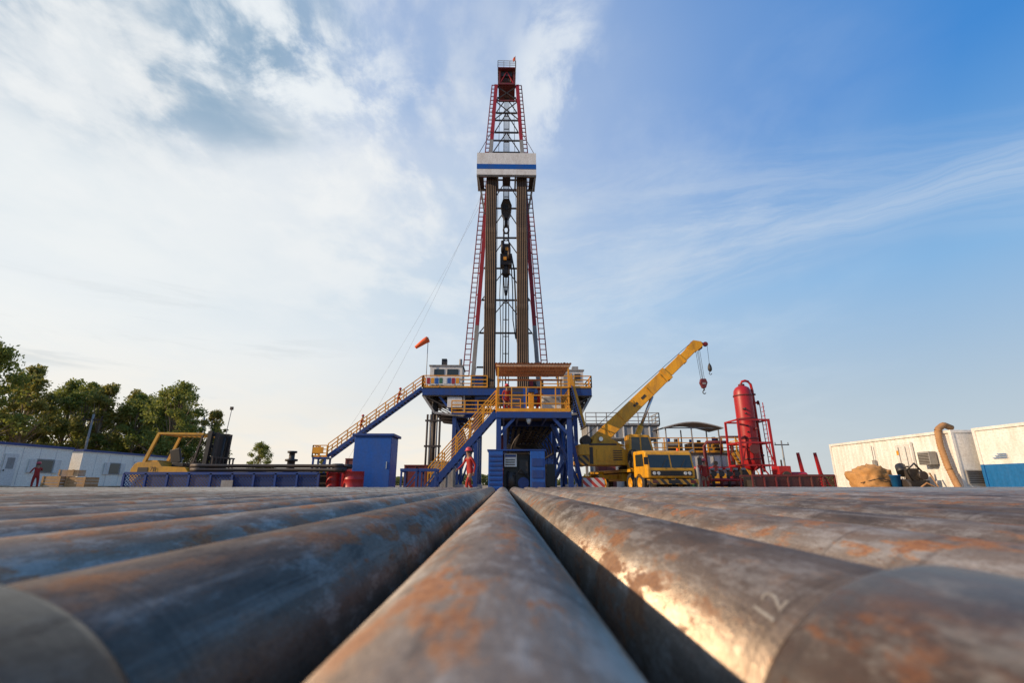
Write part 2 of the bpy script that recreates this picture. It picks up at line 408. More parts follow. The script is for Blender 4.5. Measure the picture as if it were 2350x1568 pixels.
tcu=bpy.data.curves.new('stencil_number','FONT'); tcu.body='12'; tcu.size=.030; tcu.extrude=0
to=bpy.data.objects.new('tmp',tcu); COL.objects.link(to)
dg=bpy.context.evaluated_depsgraph_get(); tme=bpy.data.meshes.new_from_object(to.evaluated_get(dg))
bpy.data.objects.remove(to)
pk=pipes[1]; rot=pk.rotation_euler.y
ca=R(128)
for v in tme.vertices:
    u,vv=v.co.x-.016,v.co.y-.010
    a0=ca-(u*.85+vv*.15)/PR
    r=PR+.0005
    wx=math.cos(a0)*r; wz=math.sin(a0)*r; wy=.296+vv*1.6+u*.15
    v.co=Matrix.Rotation(-rot,3,'Y')@Vector((wx,wy,wz))
tme.materials.append(M_chalk)
addobj('stencil_number',tme,pk)
for yy in (1.2,4.4,7.6,10.8):
    th=Thing('rack_sleeper','long rusty steel beam carrying the row of pipes','beam',(0,yy,0),group='sleepers under the pipes')
    m=MB(); z1=PZ-PR-.005
    m.bx(-13.4,13.4,yy-.1,yy+.1,0,.02,M_dark); m.bx(-13.4,13.4,yy-.012,yy+.012,.02,z1-.02,M_dark); m.bx(-13.4,13.4,yy-.1,yy+.1,z1-.02,z1,M_dark)
    th.part('steel_beam',m)
# ------------------------------------------------------------------ drilling rig
X0=.2
rig=Thing('drilling_rig','tall red and grey drilling rig with blue substructure','drilling rig',(X0,50,0))
def hw(z): return 3.35-.0546*(z-12.8)
YF=50.0
def yb(z): return 52.8-.018*(z-9)
FL=9.4
m=MB()
def legmat(z):
    return M_grey if z<18.5 or 37<z<41 else M_red
zs=[FL,13,17,21,25,29,33,37,41,44,47,49.4]
for sgn in (-1,1):
    for a,b in zip(zs[:-1],zs[1:]):
        mt=legmat((a+b)/2)
        pa=(X0+sgn*hw(a),YF,a); pb=(X0+sgn*hw(b),YF,b)
        qa=(X0+sgn*(hw(a)+.28),yb(a),a); qb=(X0+sgn*(hw(b)+.1),yb(b),b)
        m.beam(pa,pb,.42,.36,mt); m.beam(qa,qb,.34,.3,mt)
        m.beam(pa,qb,.13,.13,mt); m.beam(qa,pb,.13,.13,mt); m.beam(pb,qb,.15,.15,mt)
for i,(a,b) in enumerate(zip(zs[:-1],zs[1:])):
    l=X0-hw(b)+.1; r=X0+hw(b)-.1; la=X0-hw(a)+.1; ra=X0+hw(a)-.1
    m.beam((l,yb(b),b),(r,yb(b),b),.16,.18,M_dark)
    mid=(X0,yb(b),b)
    if a>13:
        m.beam((la,yb(a),a),mid,.1,.1,M_dark); m.beam((ra,yb(a),a),mid,.1,.1,M_dark)
for z in (41,44,47,49.3):
    m.beam((X0-hw(z),YF,z),(X0+hw(z),YF,z),.15,.16,M_dred if z>45 else M_dark)
m.beam((X0-hw(44),YF,44),(X0+hw(47),YF,47),.1,.1,M_dark); m.beam((X0+hw(44),YF,44),(X0-hw(47),YF,47),.1,.1,M_dark)
m.beam((X0-hw(47),YF,47),(X0+hw(49.3),YF,49.3),.1,.1,M_dark); m.beam((X0+hw(47),YF,47),(X0-hw(49.3),YF,49.3),.1,.1,M_dark)
for dx in (-.32,.32):
    m.beam((X0+dx,52,FL),(X0+dx,51.8,46),.1,.12,M_dark)
for i in range(19):
    z=FL+1+i*2; m.beam((X0-.32,52,z),(X0+.32,52,z),.08,.08,M_dark)
mast=rig.part('mast',m)
for sgn in (-1,1):
    m=MB()
    def lo(z): return 4.5-.0700*(z-12.8)
    za,zb=11.5,50.0
    wd=lambda z:.66-.006*(z-12)
    P=lambda z,k:Vector((X0+sgn*(lo(z)-k*wd(z)),YF+.6,z))
    for k in (0,1): m.beam(P(za,k),P(zb,k),.11,.11,M_lad)
    n=int((zb-za)/.6)
    for i in range(n+1):
        z=za+(zb-za)*i/n; m.beam(P(z,0),P(z,1),.08,.08,M_lad)
    for i in range(14):
        z=13+i*2.6; m.beam(P(z,1),(X0+sgn*hw(z),YF,z),.09,.09,M_lad)
    rig.part('mast_ladder',m,mast)
m=MB(); z0=49.3
m.bx(X0-1.05,X0+1.05,49.7,52.7,z0,z0+.25,M_dred)
for dx in (-.95,.95):
    for yy in (49.9,52.5): m.beam((X0+dx,yy,z0+.25),(X0+dx*.95,yy,z0+2.3),.18,.18,M_dred)
m.bx(X0-1.1,X0+1.1,49.4,52.9,z0+2.3,z0+2.44,M_dred)
m.beam((X0-.85,49.9,z0+.35),(X0,49.9,z0+2.2),.1,.1,M_red); m.beam((X0+.85,49.9,z0+.35),(X0,49.9,z0+2.2),.1,.1,M_red)
for i in range(5):
    xx=X0-.5+i*.25; m.cyl((xx-.07,50.8,z0+1.15),(xx+.07,50.8,z0+1.15),.8,M_black,24)
m.bx(X0-.7,X0+.7,49.9,50.1,z0+1.5,z0+2.28,M_black)
cb=rig.part('crown_block',m,mast)
m2=MB(); rail(m2,[(X0-1.15,49.4,z0+2.44),(X0+1.15,49.4,z0+2.44),(X0+1.15,52.9,z0+2.44),(X0-1.15,52.9,z0+2.44),(X0-1.15,49.4,z0+2.44)],1.0,.9,.032,M_grey,toe=False); rig.part('crown_railing',m2,mast)
m=MB(); zf=z0+2.45; m.cyl((X0+1.1,49.5,zf),(X0+1.1,49.5,zf+1.9),.03,M_grey,6)
m.add([(X0+1.1,49.5,zf+1.85),(X0+.88,49.45,zf+1.6),(X0+.75,49.5,zf+1.35),(X0+.83,49.5,zf+.9),(X0+1.1,49.5,zf+1.15)],[(0,1,2,3,4)],M_orange)
rig.part('flag',m,mast)
# monkey board
m=MB(); a,b=X0-3.37,X0+3.37; zt,zb=36.9,34.0
m.bx(a,b,47.0,47.06,35.4,zt,M_white); m.bx(a,b,46.98,47.06,34.75,35.38,M_blue2); m.bx(a,b,47.0,47.06,zb,34.73,M_white)
for x in (a,b-.06):
    m.bx(x,x+.06,47.08,50.1,zb,zt,M_white)
for i in range(10):
    xx=a+.03+i*(b-a-.06)/9; m.beam((xx,47.12,zb),(xx,47.12,zt),.06,.08,M_grey)
for yy in (47.2,50.0): m.beam((a,yy,zb),(b,yy,zb),.2,.25,M_grey)
for x in (a+.15,X0-1.0,X0+1.0,b-.15): m.beam((x,47.2,zb-.01),(x,50,zb-.01),.16,.22,M_grey)
m.bx(a+.1,X0-2.6,47.2,50,zb+.1,zb+.14,M_dark); m.bx(X0+2.6,b-.1,47.2,50,zb+.1,zb+.14,M_dark)
m.bx(X0-.45,X0+.45,47.2,49.4,zb+.1,zb+.15,M_dark)
for s in (-1,1):
    for i in range(7):
        x=X0+s*(1.1+i*.23); m.beam((x,47.3,zb+.2),(x,49.8,zb+.2),.05,.1,M_dark)
    m.beam((X0+s*3.0,50,zb),(X0+s*hw(30),YF,30.5),.14,.14,M_grey)
    m.beam((X0+s*3.2,47.3,zb-.1),(X0+s*2.5,YF,30.5),.1,.1,M_grey)
    m.beam((X0+s*3.2,47.2,zt),(X0+s*hw(42),YF,42.5),.05,.05,M_dark)
rig.part('monkey_board',m,mast)
m=MB(); cy=50.9
m.prism([(X0-.35,cy-.35,33.2),(X0+.35,cy-.35,33.2),(X0+.66,cy-.35,32.3),(X0+.54,cy-.35,31.2),(X0+.2,cy-.35,30.6),(X0-.2,cy-.35,30.6),(X0-.54,cy-.35,31.2),(X0-.66,cy-.35,32.3)],(0,.7,0),M_brown)
m.cyl((X0,cy-.42,32.1),(X0,cy+.42,32.1),.42,M_black,20)
m.cyl((X0,cy,30.6),(X0,cy,29.6),.22,M_black,12)
m.tube([(X0+.3*math.sin(t),cy,29.2-.45*math.cos(t)) for t in [i*.4-2.6 for i in range(14)]],.11,M_brown)
rig.part('travelling_block',m,mast)
m=MB()
m.cyl((X0-.2,cy,29.0),(X0-.38,cy,26.9),.07,M_black,6); m.cyl((X0+.2,cy,29.0),(X0+.38,cy,26.9),.07,M_black,6)
m.bx(X0-.55,X0+.5,cy-.4,cy+.5,26.0,27.2,M_brown); m.bx(X0-.68,X0+.68,cy-.3,cy+.6,24.6,26.0,M_dark)
m.cyl((X0-.4,cy-.45,27.5),(X0-.4,cy-.45,26.1),.2,M_black,12); m.cyl((X0+.35,cy-.45,26.6),(X0+.35,cy-.45,25.2),.18,M_brown,12)
m.bx(X0-.3,X0+.05,cy-.5,cy-.36,25.1,25.5,M_yel); m.bx(X0-.1,X0+.2,cy-.5,cy-.42,26.3,26.7,M_yel); m.cyl((X0,cy,24.6),(X0,cy,23.2),.26,M_black,12)
m.bx(X0-.45,X0+.45,cy-.3,cy+.3,23.5,24.0,M_brown)
for s in (-1,1): m.cyl((X0+s*.3,cy,23.7),(X0+s*.14,cy,21.2),.06,M_dark,6)
m.cyl((X0,cy,23.2),(X0,cy,FL+.5),.075,M_dark,8)
m.lathe([(.05,0),(.16,.05),(.16,.6),(.05,.7)],(X0,cy,20.9),(0,0,1),M_black,10)
rig.part('top_drive',m,mast)
m=MB()
for i in range(6):
    dx=-.32+i*.128; m.cyl((X0+dx,cy,50.4),(X0+dx*.8,cy,32.4),.028,M_black,4)
m.cyl((X0+.9,51.6,50),(X0+1.6,52.4,FL+1),.03,M_black,4)
m.cyl((X0-.9,51.6,50),(X0-1.2,52.4,FL+1),.03,M_black,4)
rig.part('drilling_line',m,mast)
m=MB()
m.tube([(X0+.6,cy,26),(X0+.95,cy,24),(X0+1.1,cy,20),(X0+1.15,cy+.3,16.5),(X0+1.35,cy+.5,15.2),(X0+1.55,cy+.8,16.5),(X0+1.6,cy+1,22),(X0+1.6,cy+1.2,30)],.09,M_black,8)
m.tube([(X0+.55,cy,25.5),(X0+.75,cy,22),(X0+.8,cy+.2,18),(X0+1.1,cy+.6,16),(X0+1.4,cy+.9,18),(X0+1.45,cy+1,24)],.06,M_black,8)
m.tube([(X0-.55,cy,25.5),(X0-.7,cy,21),(X0-.55,cy+.2,17),(X0-.6,cy+.6,13),(X0-.6,cy+.6,11)],.05,M_black,8)
rig.part('mud_hose',m,mast)
# drill floor
XL,XR=-7.8,8.5; YA,YB=46.0,57.0
m=MB()
m.bx(XL,XR,YA,YB,FL-.12,FL,M_dark)
m.bx(XL,XR,YA-.02,YA+.14,FL-.75,FL-.14,M_blue); m.bx(XL,XL+.15,YA+.16,YB,FL-.7,FL-.14,M_blue); m.bx(XR-.15,XR,YA+.16,YB,FL-.7,FL-.14,M_blue)
for i in range(12): 
    xx=XL+.4+i*(XR-XL-.8)/11; m.bx(xx-.08,xx+.08,YA+.2,YB,FL-.6,FL-.13,M_grey)
for xa,xb in ((XL,-3.8),(XR,5.2)):
    for yy in (46.3,48.6,51,54):
        pts=[(xa,yy,FL-.7),(xb,yy,FL-.7),(xb,yy,FL-2.7),(xa+(xb-xa)*.3,yy,FL-2.4)]
        for p,q in zip(pts,pts[1:]+pts[:1]): m.beam(p,q,.16,.2,M_grey if yy<47 else M_dark)
        m.beam(pts[0],pts[2],.1,.1,M_dark)
    lo_,hi_=min(xa+(xb-xa)*.3,xb),max(xa+(xb-xa)*.3,xb)
    m.bx(lo_,hi_,46.6,54,FL-2.5,FL-2.42,M_dark)
m.bx(-5.4,-4.0,46.2,47.2,FL-1.9,FL-.9,M_white)
deck=rig.part('drill_floor',m)
for pts in ([(-1.6,YA,FL),(XL,YA,FL),(XL,YB,FL)],[(3.6,YA,FL),(XR,YA,FL),(XR,YB,FL)]):
    m=MB(); rail(m,pts,1.15,1.5,.05); rig.part('deck_railing',m,deck)
m=MB(); rail(m,[(-4.9,YA-.3,FL-2.5),(-1.2,YA-.3,FL-2.5)],1.15,1.2,.05)
m.bx(-4.9,-1.2,YA-.4,YA-.05,FL-2.62,FL-2.5,M_blue)
rig.part('lower_walkway',m,deck)
m=MB()
m.bx(-7.3,-4.1,46.9,49.5,FL+.05,FL+2.3,M_white); m.bx(-7.4,-4.0,46.8,49.6,FL+2.31,FL+2.42,M_grey)
m.bx(-6.9,-5.9,46.86,46.88,FL+1.35,FL+2.0,M_glass); m.bx(-5.6,-4.5,46.86,46.88,FL+1.35,FL+2.0,M_glass)
m.bx(-6.2,-5.7,47,47.6,FL+2.42,FL+3.1,M_dark); m.cyl((-4.4,48,FL+2.4),(-4.4,48,FL+3.3),.15,M_grey,8)
dh=rig.part('doghouse',m,deck)
m=MB()
cols=[M_red,M_yel,M_blue2,M_green,M_white,M_blue2,M_red,M_yel]
m.bx(-7.5,-4.2,45.88,45.9,FL+.25,FL+1.0,M_white)
for i in range(8): m.bx(-7.4+i*.4,-7.1+i*.4,45.85,45.872,FL+.32+.05*(i%2),FL+.9,cols[i])
rig.part('safety_sign',m,deck)
m=MB()
m.bx(5.7,8.0,47.5,51,FL+.05,FL+2.0,M_white); m.bx(5.6,8.1,47.4,51.1,FL+2.01,FL+2.15,M_grey)
m.bx(6.0,6.8,47.44,47.47,FL+.2,FL+1.8,M_grey); m.bx(7.1,7.7,47.44,47.47,FL+1.0,FL+1.7,M_dark)
m.cyl((6.2,48,FL+2.1),(6.2,48,FL+3.0),.12,M_dark,8); m.bx(7,7.6,48,48.8,FL+2.15,FL+2.6,M_grey)
rig.part('control_cabin',m,deck)
m=MB()
m.bx(-4.6,-1.9,47.5,49.5,FL-2.3,FL-.75,M_blue); 
for xx in (-4.0,-2.7): m.cyl((xx,47.5,FL-1.5),(xx,47.42,FL-1.5),.5,M_blue2,16); m.cyl((xx,47.42,FL-1.5),(xx,47.38,FL-1.5),.28,M_dark,12)
rig.part('drawworks',m,deck)
m=MB(); m.bx(-3.2,-1.2,52.5,55,FL,FL+2.6,M_blue); rig.part('winch_housing',m,deck)
m=MB(); m.bx(2.2,4.4,52.5,55,FL,FL+2.2,M_dark); rig.part('engine_housing',m,deck)
m=MB(); m.bx(-.8,1.2,49.6,51.8,FL,FL+.25,M_dark); rig.part('rotary_table',m,deck)
m=MB(); m.cyl((1.9,49.4,FL),(1.9,49.4,FL+1.9),.25,M_blue2,12); m.bx(1.75,3.0,48.5,49.5,FL,FL+1.2,M_red)
rig.part('iron_roughneck',m,deck)
m=MB()
for xs in ((-4.7,-2.6),(4.6,6.9)):
    for yy in (46.6,50.5,55.5):
        for x in xs:
            m.beam((x,yy,.35),(x,yy,FL-.72),.35,.35,M_blue)
        m.beam((xs[0],yy,.4),(xs[1],yy,FL-2.7),.2,.2,M_blue); m.beam((xs[1],yy,.4),(xs[0],yy,FL-2.7),.2,.2,M_blue)
        m.beam((xs[0],yy,FL-2.7),(xs[1],yy,FL-2.7),.25,.3,M_blue); m.beam((xs[0],yy,4),(xs[1],yy,4),.2,.25,M_blue)
    for x in xs:
        m.beam((x,46.6,.4),(x,50.5,FL-1),.2,.2,M_blue); m.beam((x,50.5,FL-1),(x,55.5,.4),.2,.2,M_blue)
        m.beam((x,46,.2),(x,57,.2),.5,.4,M_blue)
m.beam((-4.7,46.4,FL-2.6),(-6.2,46.4,FL-.8),.2,.2,M_blue)
m.beam((-2.6,46.5,FL-.9),(4.6,46.5,FL-.9),.3,.35,M_blue); m.beam((-2.6,55.5,FL-.9),(4.6,55.5,FL-.9),.3,.35,M_blue)
sb=rig.part('substructure',m)
m=MB()
m.cyl((-6.7,47.3,FL-.7),(-6.7,47.3,.2),.32,M_dark,12)
for i in range(5): m.cyl((-7.3+i*.3,46.8,FL-2.5),(-7.3+i*.3,46.8,.8),.1,M_grey if i%2 else M_dark,8)
for z in (1.2,3.8,6.2): m.bx(-7.5,-5.9,46.66,46.69,z,z+.18,M_dark)
rig.part('riser_pipework',m,sb)
m=MB()
m.lathe([(0,0.2),(.6,.2),(.6,.5),(.35,.6),(.35,1.2),(.7,1.3),(.7,2.1),(.4,2.2),(.4,2.6),(.7,2.7),(.7,3.5),(.35,3.6),(.8,3.9),(.85,4.8),(.5,5.3),(.3,5.4),(.3,8.5),(0,8.5)],(X0,50.9,0),(0,0,1),M_dred,20)
rig.part('blowout_preventer',m,sb)
m=MB()
for dx in (-.95,.95): m.beam((X0+.8+dx,46,FL-.2),(X0+.8+dx,41,4.3),.2,.35,M_blue)
m.add([(X0-.1,46,FL-.15),(X0+1.7,46,FL-.15),(X0+1.7,41,4.35),(X0-.1,41,4.35)],[(0,1,2,3)],M_dark)
for i in range(6): m.beam((X0-.1,45.5-i*.8,FL-.6-i*.82),(X0+1.7,45.5-i*.8,FL-.6-i*.82),.1,.1,M_blue)
rig.part('v_door_ramp',m)
def stair(th,top,bot,wd,rh=1.05):
    top=Vector(top);bot=Vector(bot); off=Vector((0,wd,0))
    m=MB()
    for o in (Vector((0,0,0)),off): m.beam(bot+o,top+o,.06,.3,M_blue)
    n=int(abs(top.z-bot.z)/.22)
    for i in range(1,n):
        p=bot.lerp(top,i/n)
        m.bx(p.x-.13,p.x+.13,p.y+.0,p.y+wd-.0,p.z-.015,p.z+.015,M_dark)
    f=th.part('stair_flight',m)
    for o in (Vector((0,0,0)),off):
        m=MB(); r=.028 if (top-bot).length<8 else .042
        a=bot+o+Vector((0,0,.12));b=top+o+Vector((0,0,.12)); k=max(3,round((b-a).length/1.1))
        for i in range(k+1):
            p=a.lerp(b,i/k); m.beam(p,p+Vector((0,0,rh)),r*2,r*2,M_yel)
        for hh in (rh,rh*.66,rh*.33): m.beam(a+Vector((0,0,hh)),b+Vector((0,0,hh)),r*1.8,r*1.8,M_yel)
        th.part('handrail',m,f)
st=Thing('staircase','long blue steel stair with yellow handrails up to the drill floor','stairs',(-12,46.5,0))
stair(st,(-7.9,46.2,FL),(-16.3,46.2,2.9),1.1)
m=MB(); m.bx(-17.6,-16.3,46.0,47.5,2.7,2.85,M_blue)
for x in (-17.5,-16.4):
    for y in (46.1,47.4): m.beam((x,y,0),(x,y,2.7),.15,.15,M_blue)
m.beam((-17.5,46.1,.2),(-16.4,46.1,2.6),.1,.1,M_blue)
ld=st.part('landing',m)
m=MB(); rail(m,[(-16.3,46.0,2.85),(-17.6,46.0,2.85),(-17.6,47.5,2.85)],1.05,.8,.045); m.bx(-17.62,-16.6,45.93,45.95,3.2,3.75,M_yel); st.part('landing_railing',m,ld)
st=Thing('staircase','steep blue stair with yellow handrails beside the substructure','stairs',(7.4,45.2,0))
stair(st,(6.4,44.9,FL),(8.6,44.9,.2),.9)
# ------------------------------------------------------------------ drill pipe stands
sm_=MB(); prof=[(0,0),(.095,0),(.095,.5),(.075,.62)]
for k in (9,18): prof+=[(.075,k-.35),(.093,k-.25),(.093,k+.25),(.075,k+.35)]
prof+=[(.075,26.5),(.093,26.6),(.093,27),(0,27)]
sm_.lathe(prof,(0,0,0),(0,0,1),M_stand,8); sme=sm_.mesh('drill_pipe_stand')
for s in (-1,1):
    for i in range(6):
        for j in range(4):
            o=addobj('drill_pipe_stand',sme,None,(X0+s*1.72+(i-2.5)*.195+(.09 if j%2 else 0),47.75+j*.28,FL+.02))
            o['label']='brown drill pipe stand racked upright against the mast'; o['category']='drill pipe'; o['group']='drill pipe stands racked in the mast'
for (p,q) in (((X0-2.6,50,33),(-20,52,0)),((X0-2.7,50,34),(-15.5,46,0.2))):
    th=Thing('guy_wire','thin steel guy wire from the mast to the ground','cable',(q[0],q[1],0),group='guy wires of the mast')
    m=MB(); P=Vector(p);Q=Vector(q); pts=[]
    for i in range(17):
        t=i/16; v=P.lerp(Q,t); v.z-=math.sin(math.pi*t)*1.6; v.z=max(v.z,.02); pts.append(v)
    m.tube(pts,.009,M_grey,5); th.part('cable',m)
    m=MB(); m.bx(q[0]-.2,q[0]+.2,q[1]-.2,q[1]+.2,0,.3,M_conc); th.part('anchor_block',m,bevel=.03)
th=Thing('windsock','orange windsock on a thin pole at the floor edge','windsock',(-7.6,46.6,FL))
m=MB(); m.cyl((-7.6,46.6,FL),(-7.6,46.6,14.6),.035,M_grey,6); th.part('pole',m)
m=MB(); m.tube([(-7.62,46.6,14.4),(-7.9,46.5,14.2),(-8.3,46.4,13.85),(-8.75,46.3,13.45)],[.33,.3,.24,.16],M_orange,12); th.part('sock',m)
# ------------------------------------------------------------------ front platform
pf=Thing('access_platform','raised blue steel platform with yellow railing and rusty canopy','platform',(1.6,26.5,0))
xa,xb,ya,yb_=-.35,3.48,25.0,28.6; pz=4.05
m=MB()
m.bx(xa,xb,ya,yb_,pz-.06,pz,M_dark)
m.bx(xa-.02,xb+.02,ya-.12,ya-.01,pz-.34,pz-.02,M_blue); m.bx(xa-.02,xb+.02,yb_,yb_+.12,pz-.34,pz-.02,M_blue)
for x in (xa,xb-.12): m.bx(x,x+.12,ya,yb_,pz-.34,pz-.07,M_blue)
for i in range(5): m.bx(xa+.3+i*.75,xa+.4+i*.75,ya,yb_,pz-.3,pz-.07,M_blue)
pd=pf.part('platform_deck',m,bevel=.01)
m=MB()
for x in (xa+.1,xb-.1):
    for y in (ya+.05,yb_-.1):
        m.beam((x,y,0),(x,y,pz-.34),.24,.24,M_blue); m.bx(x-.2,x+.2,y-.2,y+.2,0,.05,M_blue)
m.beam((xa+.1,ya+.05,pz-1.2),(xa+.9,ya+.05,pz-.35),.14,.14,M_blue); m.beam((xb-.1,ya+.05,pz-1.2),(xb-.9,ya+.05,pz-.35),.14,.14,M_blue)
for x in (xa+.1,xb-.1):
    m.beam((x,ya,.2),(x,yb_,pz-.5),.12,.12,M_blue); m.beam((x,yb_,.2),(x,ya,pz-.5),.12,.12,M_blue)
m.beam((xa+.1,yb_-.1,.2),(xb-.1,yb_-.1,.2),.2,.2,M_blue)
m.beam((xb-.05,ya+1,pz-.4),(xb+.75,ya+1.5,0),.18,.18,M_blue); m.beam((xb-.9,ya+1.2,pz-.5),(xb+.7,ya+1.6,.05),.14,.14,M_blue)
m.beam((xb-1,ya+2.4,.1),(xb+.5,ya+2.5,2.6),.14,.14,M_blue)
m.cyl((1.3,ya+.1,pz-.36),(1.3,ya+.1,pz-.62),.16,M_lamp,12,.05)
pf.part('support_frame',m)
m=MB(); rail(m,[(xa,ya,pz),(xb,ya,pz),(xb,yb_,pz)],1.28,.78,.028,mid=2); m.bx(xa,xb,ya-.045,ya-.03,pz,pz+.17,M_yel); pf.part('guard_railing',m)
m=MB(); rail(m,[(xa,ya+1.0,pz),(xa,yb_,pz),(1,yb_,pz)],1.28,.9,.028); pf.part('guard_railing',m)
m=MB()
for x in (xa+.05,xb-.05):
    for y in (ya+.05,yb_-.1): m.beam((x,y,pz),(x,y,6.5),.08,.08,M_yel)
m.bx(xa-.05,xb+.05,ya-.05,ya+.03,6.44,6.56,M_can); m.bx(xa-.05,xb+.05,yb_-.1,yb_,6.42,6.52,M_can)
n=26
for i in range(n):
    x=xa-.12+i*(xb-xa+.24)/n; w_=(xb-xa+.24)/n
    m.add([(x,ya-.15,6.60),(x+w_*.5,ya-.15,6.64),(x+w_,ya-.15,6.60),(x+w_,yb_+.1,6.72),(x+w_*.5,yb_+.1,6.76),(x,yb_+.1,6.72)],[(0,1,4,5),(1,2,3,4)],M_can)
for i in range(4): m.bx(xa,xb,ya+.3+i,ya+.36+i,6.54+.03*i,6.59+.03*i,M_can)
pf.part('canopy',m)
stair(pf,(xa-.05,ya+.05,pz-.05),(-3.75,ya+.05,.1),.95)
m=MB(); m.bx(2.2,3.3,27.6,28.4,pz+.02,pz+1.35,M_white); m.bx(2.3,3.2,27.56,27.59,pz+.8,pz+1.2,M_grey); pf.part('equipment_locker',m,bevel=.02)
m=MB(); m.bx(1.45,1.75,27.7,28,pz+.02,pz+1.5,M_yel); m.bx(1.4,1.8,27.6,28.05,pz+1.5,pz+1.8,M_blue); pf.part('control_post',m,bevel=.02)
cw=Thing('pipe_catwalk','long raised blue steel catwalk leading to the drill floor','catwalk',(1.7,34,0))
m=MB()
for yy in (30,33,36,39,41.5):
    for x in (.1,3.1): m.beam((x,yy,0),(x,yy,3.9),.2,.2,M_blue)
    m.beam((.1,yy,3.8),(3.1,yy,3.8),.2,.25,M_blue); m.beam((.1,yy,.3),(3.1,yy,.3),.15,.15,M_blue)
for x in (.1,3.1):
    for ya_,yb2 in ((30,33),(33,36),(36,39),(39,41.5)): m.beam((x,ya_,.2),(x,yb2,3.7),.12,.12,M_blue); m.beam((x,yb2,.2),(x,ya_,3.7),.12,.12,M_blue)
cw.part('trestle',m)
m=MB(); m.bx(0,3.2,28.8,41.8,3.95,4.1,M_dark)
for i in range(9): m.cyl((.3+i*.33,28.9,3.7),(.3+i*.33,41.6,3.6),.1,M_black,10)
cw.part('walkway_deck',m)
m=MB()
for i in range(6):
    t=[ (1.7+1.25*math.cos(a_),29.2+i*1.6,2.2+1.35*math.sin(a_)) for a_ in [j*math.pi/10 for j in range(11)]]
    m.tube(t,.05,M_dark,6)
for x in (.45,1.7,2.95): m.beam((x,29.2,2.2 if x!=1.7 else 3.55),(x,37.2,2.2 if x!=1.7 else 3.55),.08,.08,M_dark)
cw.part('cable_hoop_frame',m)
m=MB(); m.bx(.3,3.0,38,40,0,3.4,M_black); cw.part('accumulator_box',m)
m=MB()
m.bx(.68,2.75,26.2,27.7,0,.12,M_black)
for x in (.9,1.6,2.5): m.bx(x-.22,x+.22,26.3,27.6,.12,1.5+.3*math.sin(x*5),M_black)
cw.part('hydraulic_unit',m,bevel=.03)
bxo=Thing('machine_housing','low blue steel machine housing with mesh panel and sign','machine',(.6,22.6,0))
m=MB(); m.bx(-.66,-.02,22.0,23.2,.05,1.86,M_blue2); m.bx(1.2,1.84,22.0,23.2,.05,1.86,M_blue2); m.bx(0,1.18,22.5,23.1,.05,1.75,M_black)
m.bx(-.72,1.9,22.0,23.3,1.87,1.94,M_blue); m.bx(-.7,1.88,21.95,23.3,0,.05,M_dark)
for i in range(8): m.bx(-.62,-.06,21.97,21.995,.2+i*.2,.3+i*.2,M_blue)
for i in range(3): m.bx(1.26,1.78,21.97,21.995,.2+i*.5,.55+i*.5,M_blue)
bxo.part('housing_body',m,bevel=.015)
m=MB(); m.bx(.05,.60,22.28,22.31,1.2,1.76,M_white); m.bx(.08,.57,22.26,22.278,1.62,1.72,M_blue)
for i in range(3): m.bx(.1,.52,22.262,22.279,1.27+i*.1,1.31+i*.1,M_dark)
bxo.part('sign_plate',m)
m=MB(); m.cyl((.35,22.4,.3),(.35,22.4,.95),.2,M_dark,14); m.cyl((.9,22.35,.5),(.9,22.5,.5),.25,M_blue,16); m.bx(.72,1.1,22.3,22.49,.9,1.5,M_black); m.tube([(.2,22.3,1),(.5,22.2,.8),(.8,22.2,1.1),(1.1,22.3,.7)],.03,M_black)
bxo.part('pump_motor',m)
cb=Thing('storage_cabinet','tall plain blue steel cabinet with flat lid','cabinet',(-5.75,22.7,0))
m=MB(); m.bx(-6.62,-4.98,22,23.4,.08,2.5,M_blue2); m.bx(-6.6,-5,22.05,23.3,0,.08,M_dark)
cbb=cb.part('cabinet_body',m,bevel=.015)
m=MB(); m.bx(-6.60,-4.99,21.975,21.997,.2,2.42,M_blue2); cdr=cb.part('door',m)
m=MB(); m.bx(-6.72,-4.86,21.9,23.5,2.505,2.62,M_blue); cb.part('lid',m,bevel=.015)
m=MB(); m.bx(-5.14,-5.1,21.93,21.97,1.1,1.4,M_silver); cb.part('handle',m,cdr)
# ------------------------------------------------------------------ racks / clutter
rk=Thing('steel_basket','low long blue steel basket rack with mesh sides','rack',(-11,20.4,0))
m=MB()
for (yy) in (20,21.2):
    m.beam((-14.9,yy,.86),(-7.3,yy,.86),.08,.1,M_blue); m.beam((-14.9,yy,.15),(-7.3,yy,.15),.08,.12,M_blue)
    for i in range(10): m.beam((-14.9+i*.844,yy,0),(-14.9+i*.844,yy,.86),.08,.08,M_blue)
for i in range(10): m.beam((-14.9+i*.844,20,.15),(-14.9+i*.844,21.2,.15),.06,.08,M_blue)
rk.part('rack_frame',m)
m=MB(); m.add([(-14.9,20.02,.2),(-7.3,20.02,.2),(-7.3,20.02,.82),(-14.9,20.02,.82)],[(0,1,2,3)],M_meshb); m.bx(-14.8,-7.4,21.15,21.17,.2,.82,M_dark); rk.part('mesh_panel',m)
m=MB(); m.bx(-11.05,-10.6,19.93,19.95,.25,.6,M_grey); rk.part('plate',m)
pm2=MB(); pm2.lathe([(0,0),(.09,0),(.09,.3),(.062,.36),(.062,5.6),(.09,5.7),(.09,6),(0,6)],(0,0,0),(1,0,0),M_dark,12); p2=pm2.mesh('drill_pipe')
for i in range(11):
    o=addobj('drill_pipe',p2,None,(-12.6+rnd.uniform(-.3,.3),20.15+(i%6)*.19+(i//6)*.09,1.0+(i//6)*.16)); o['label']='dark drill pipe stacked on the blue rack'; o['category']='drill pipe'; o['group']='drill pipes stacked on the rack'
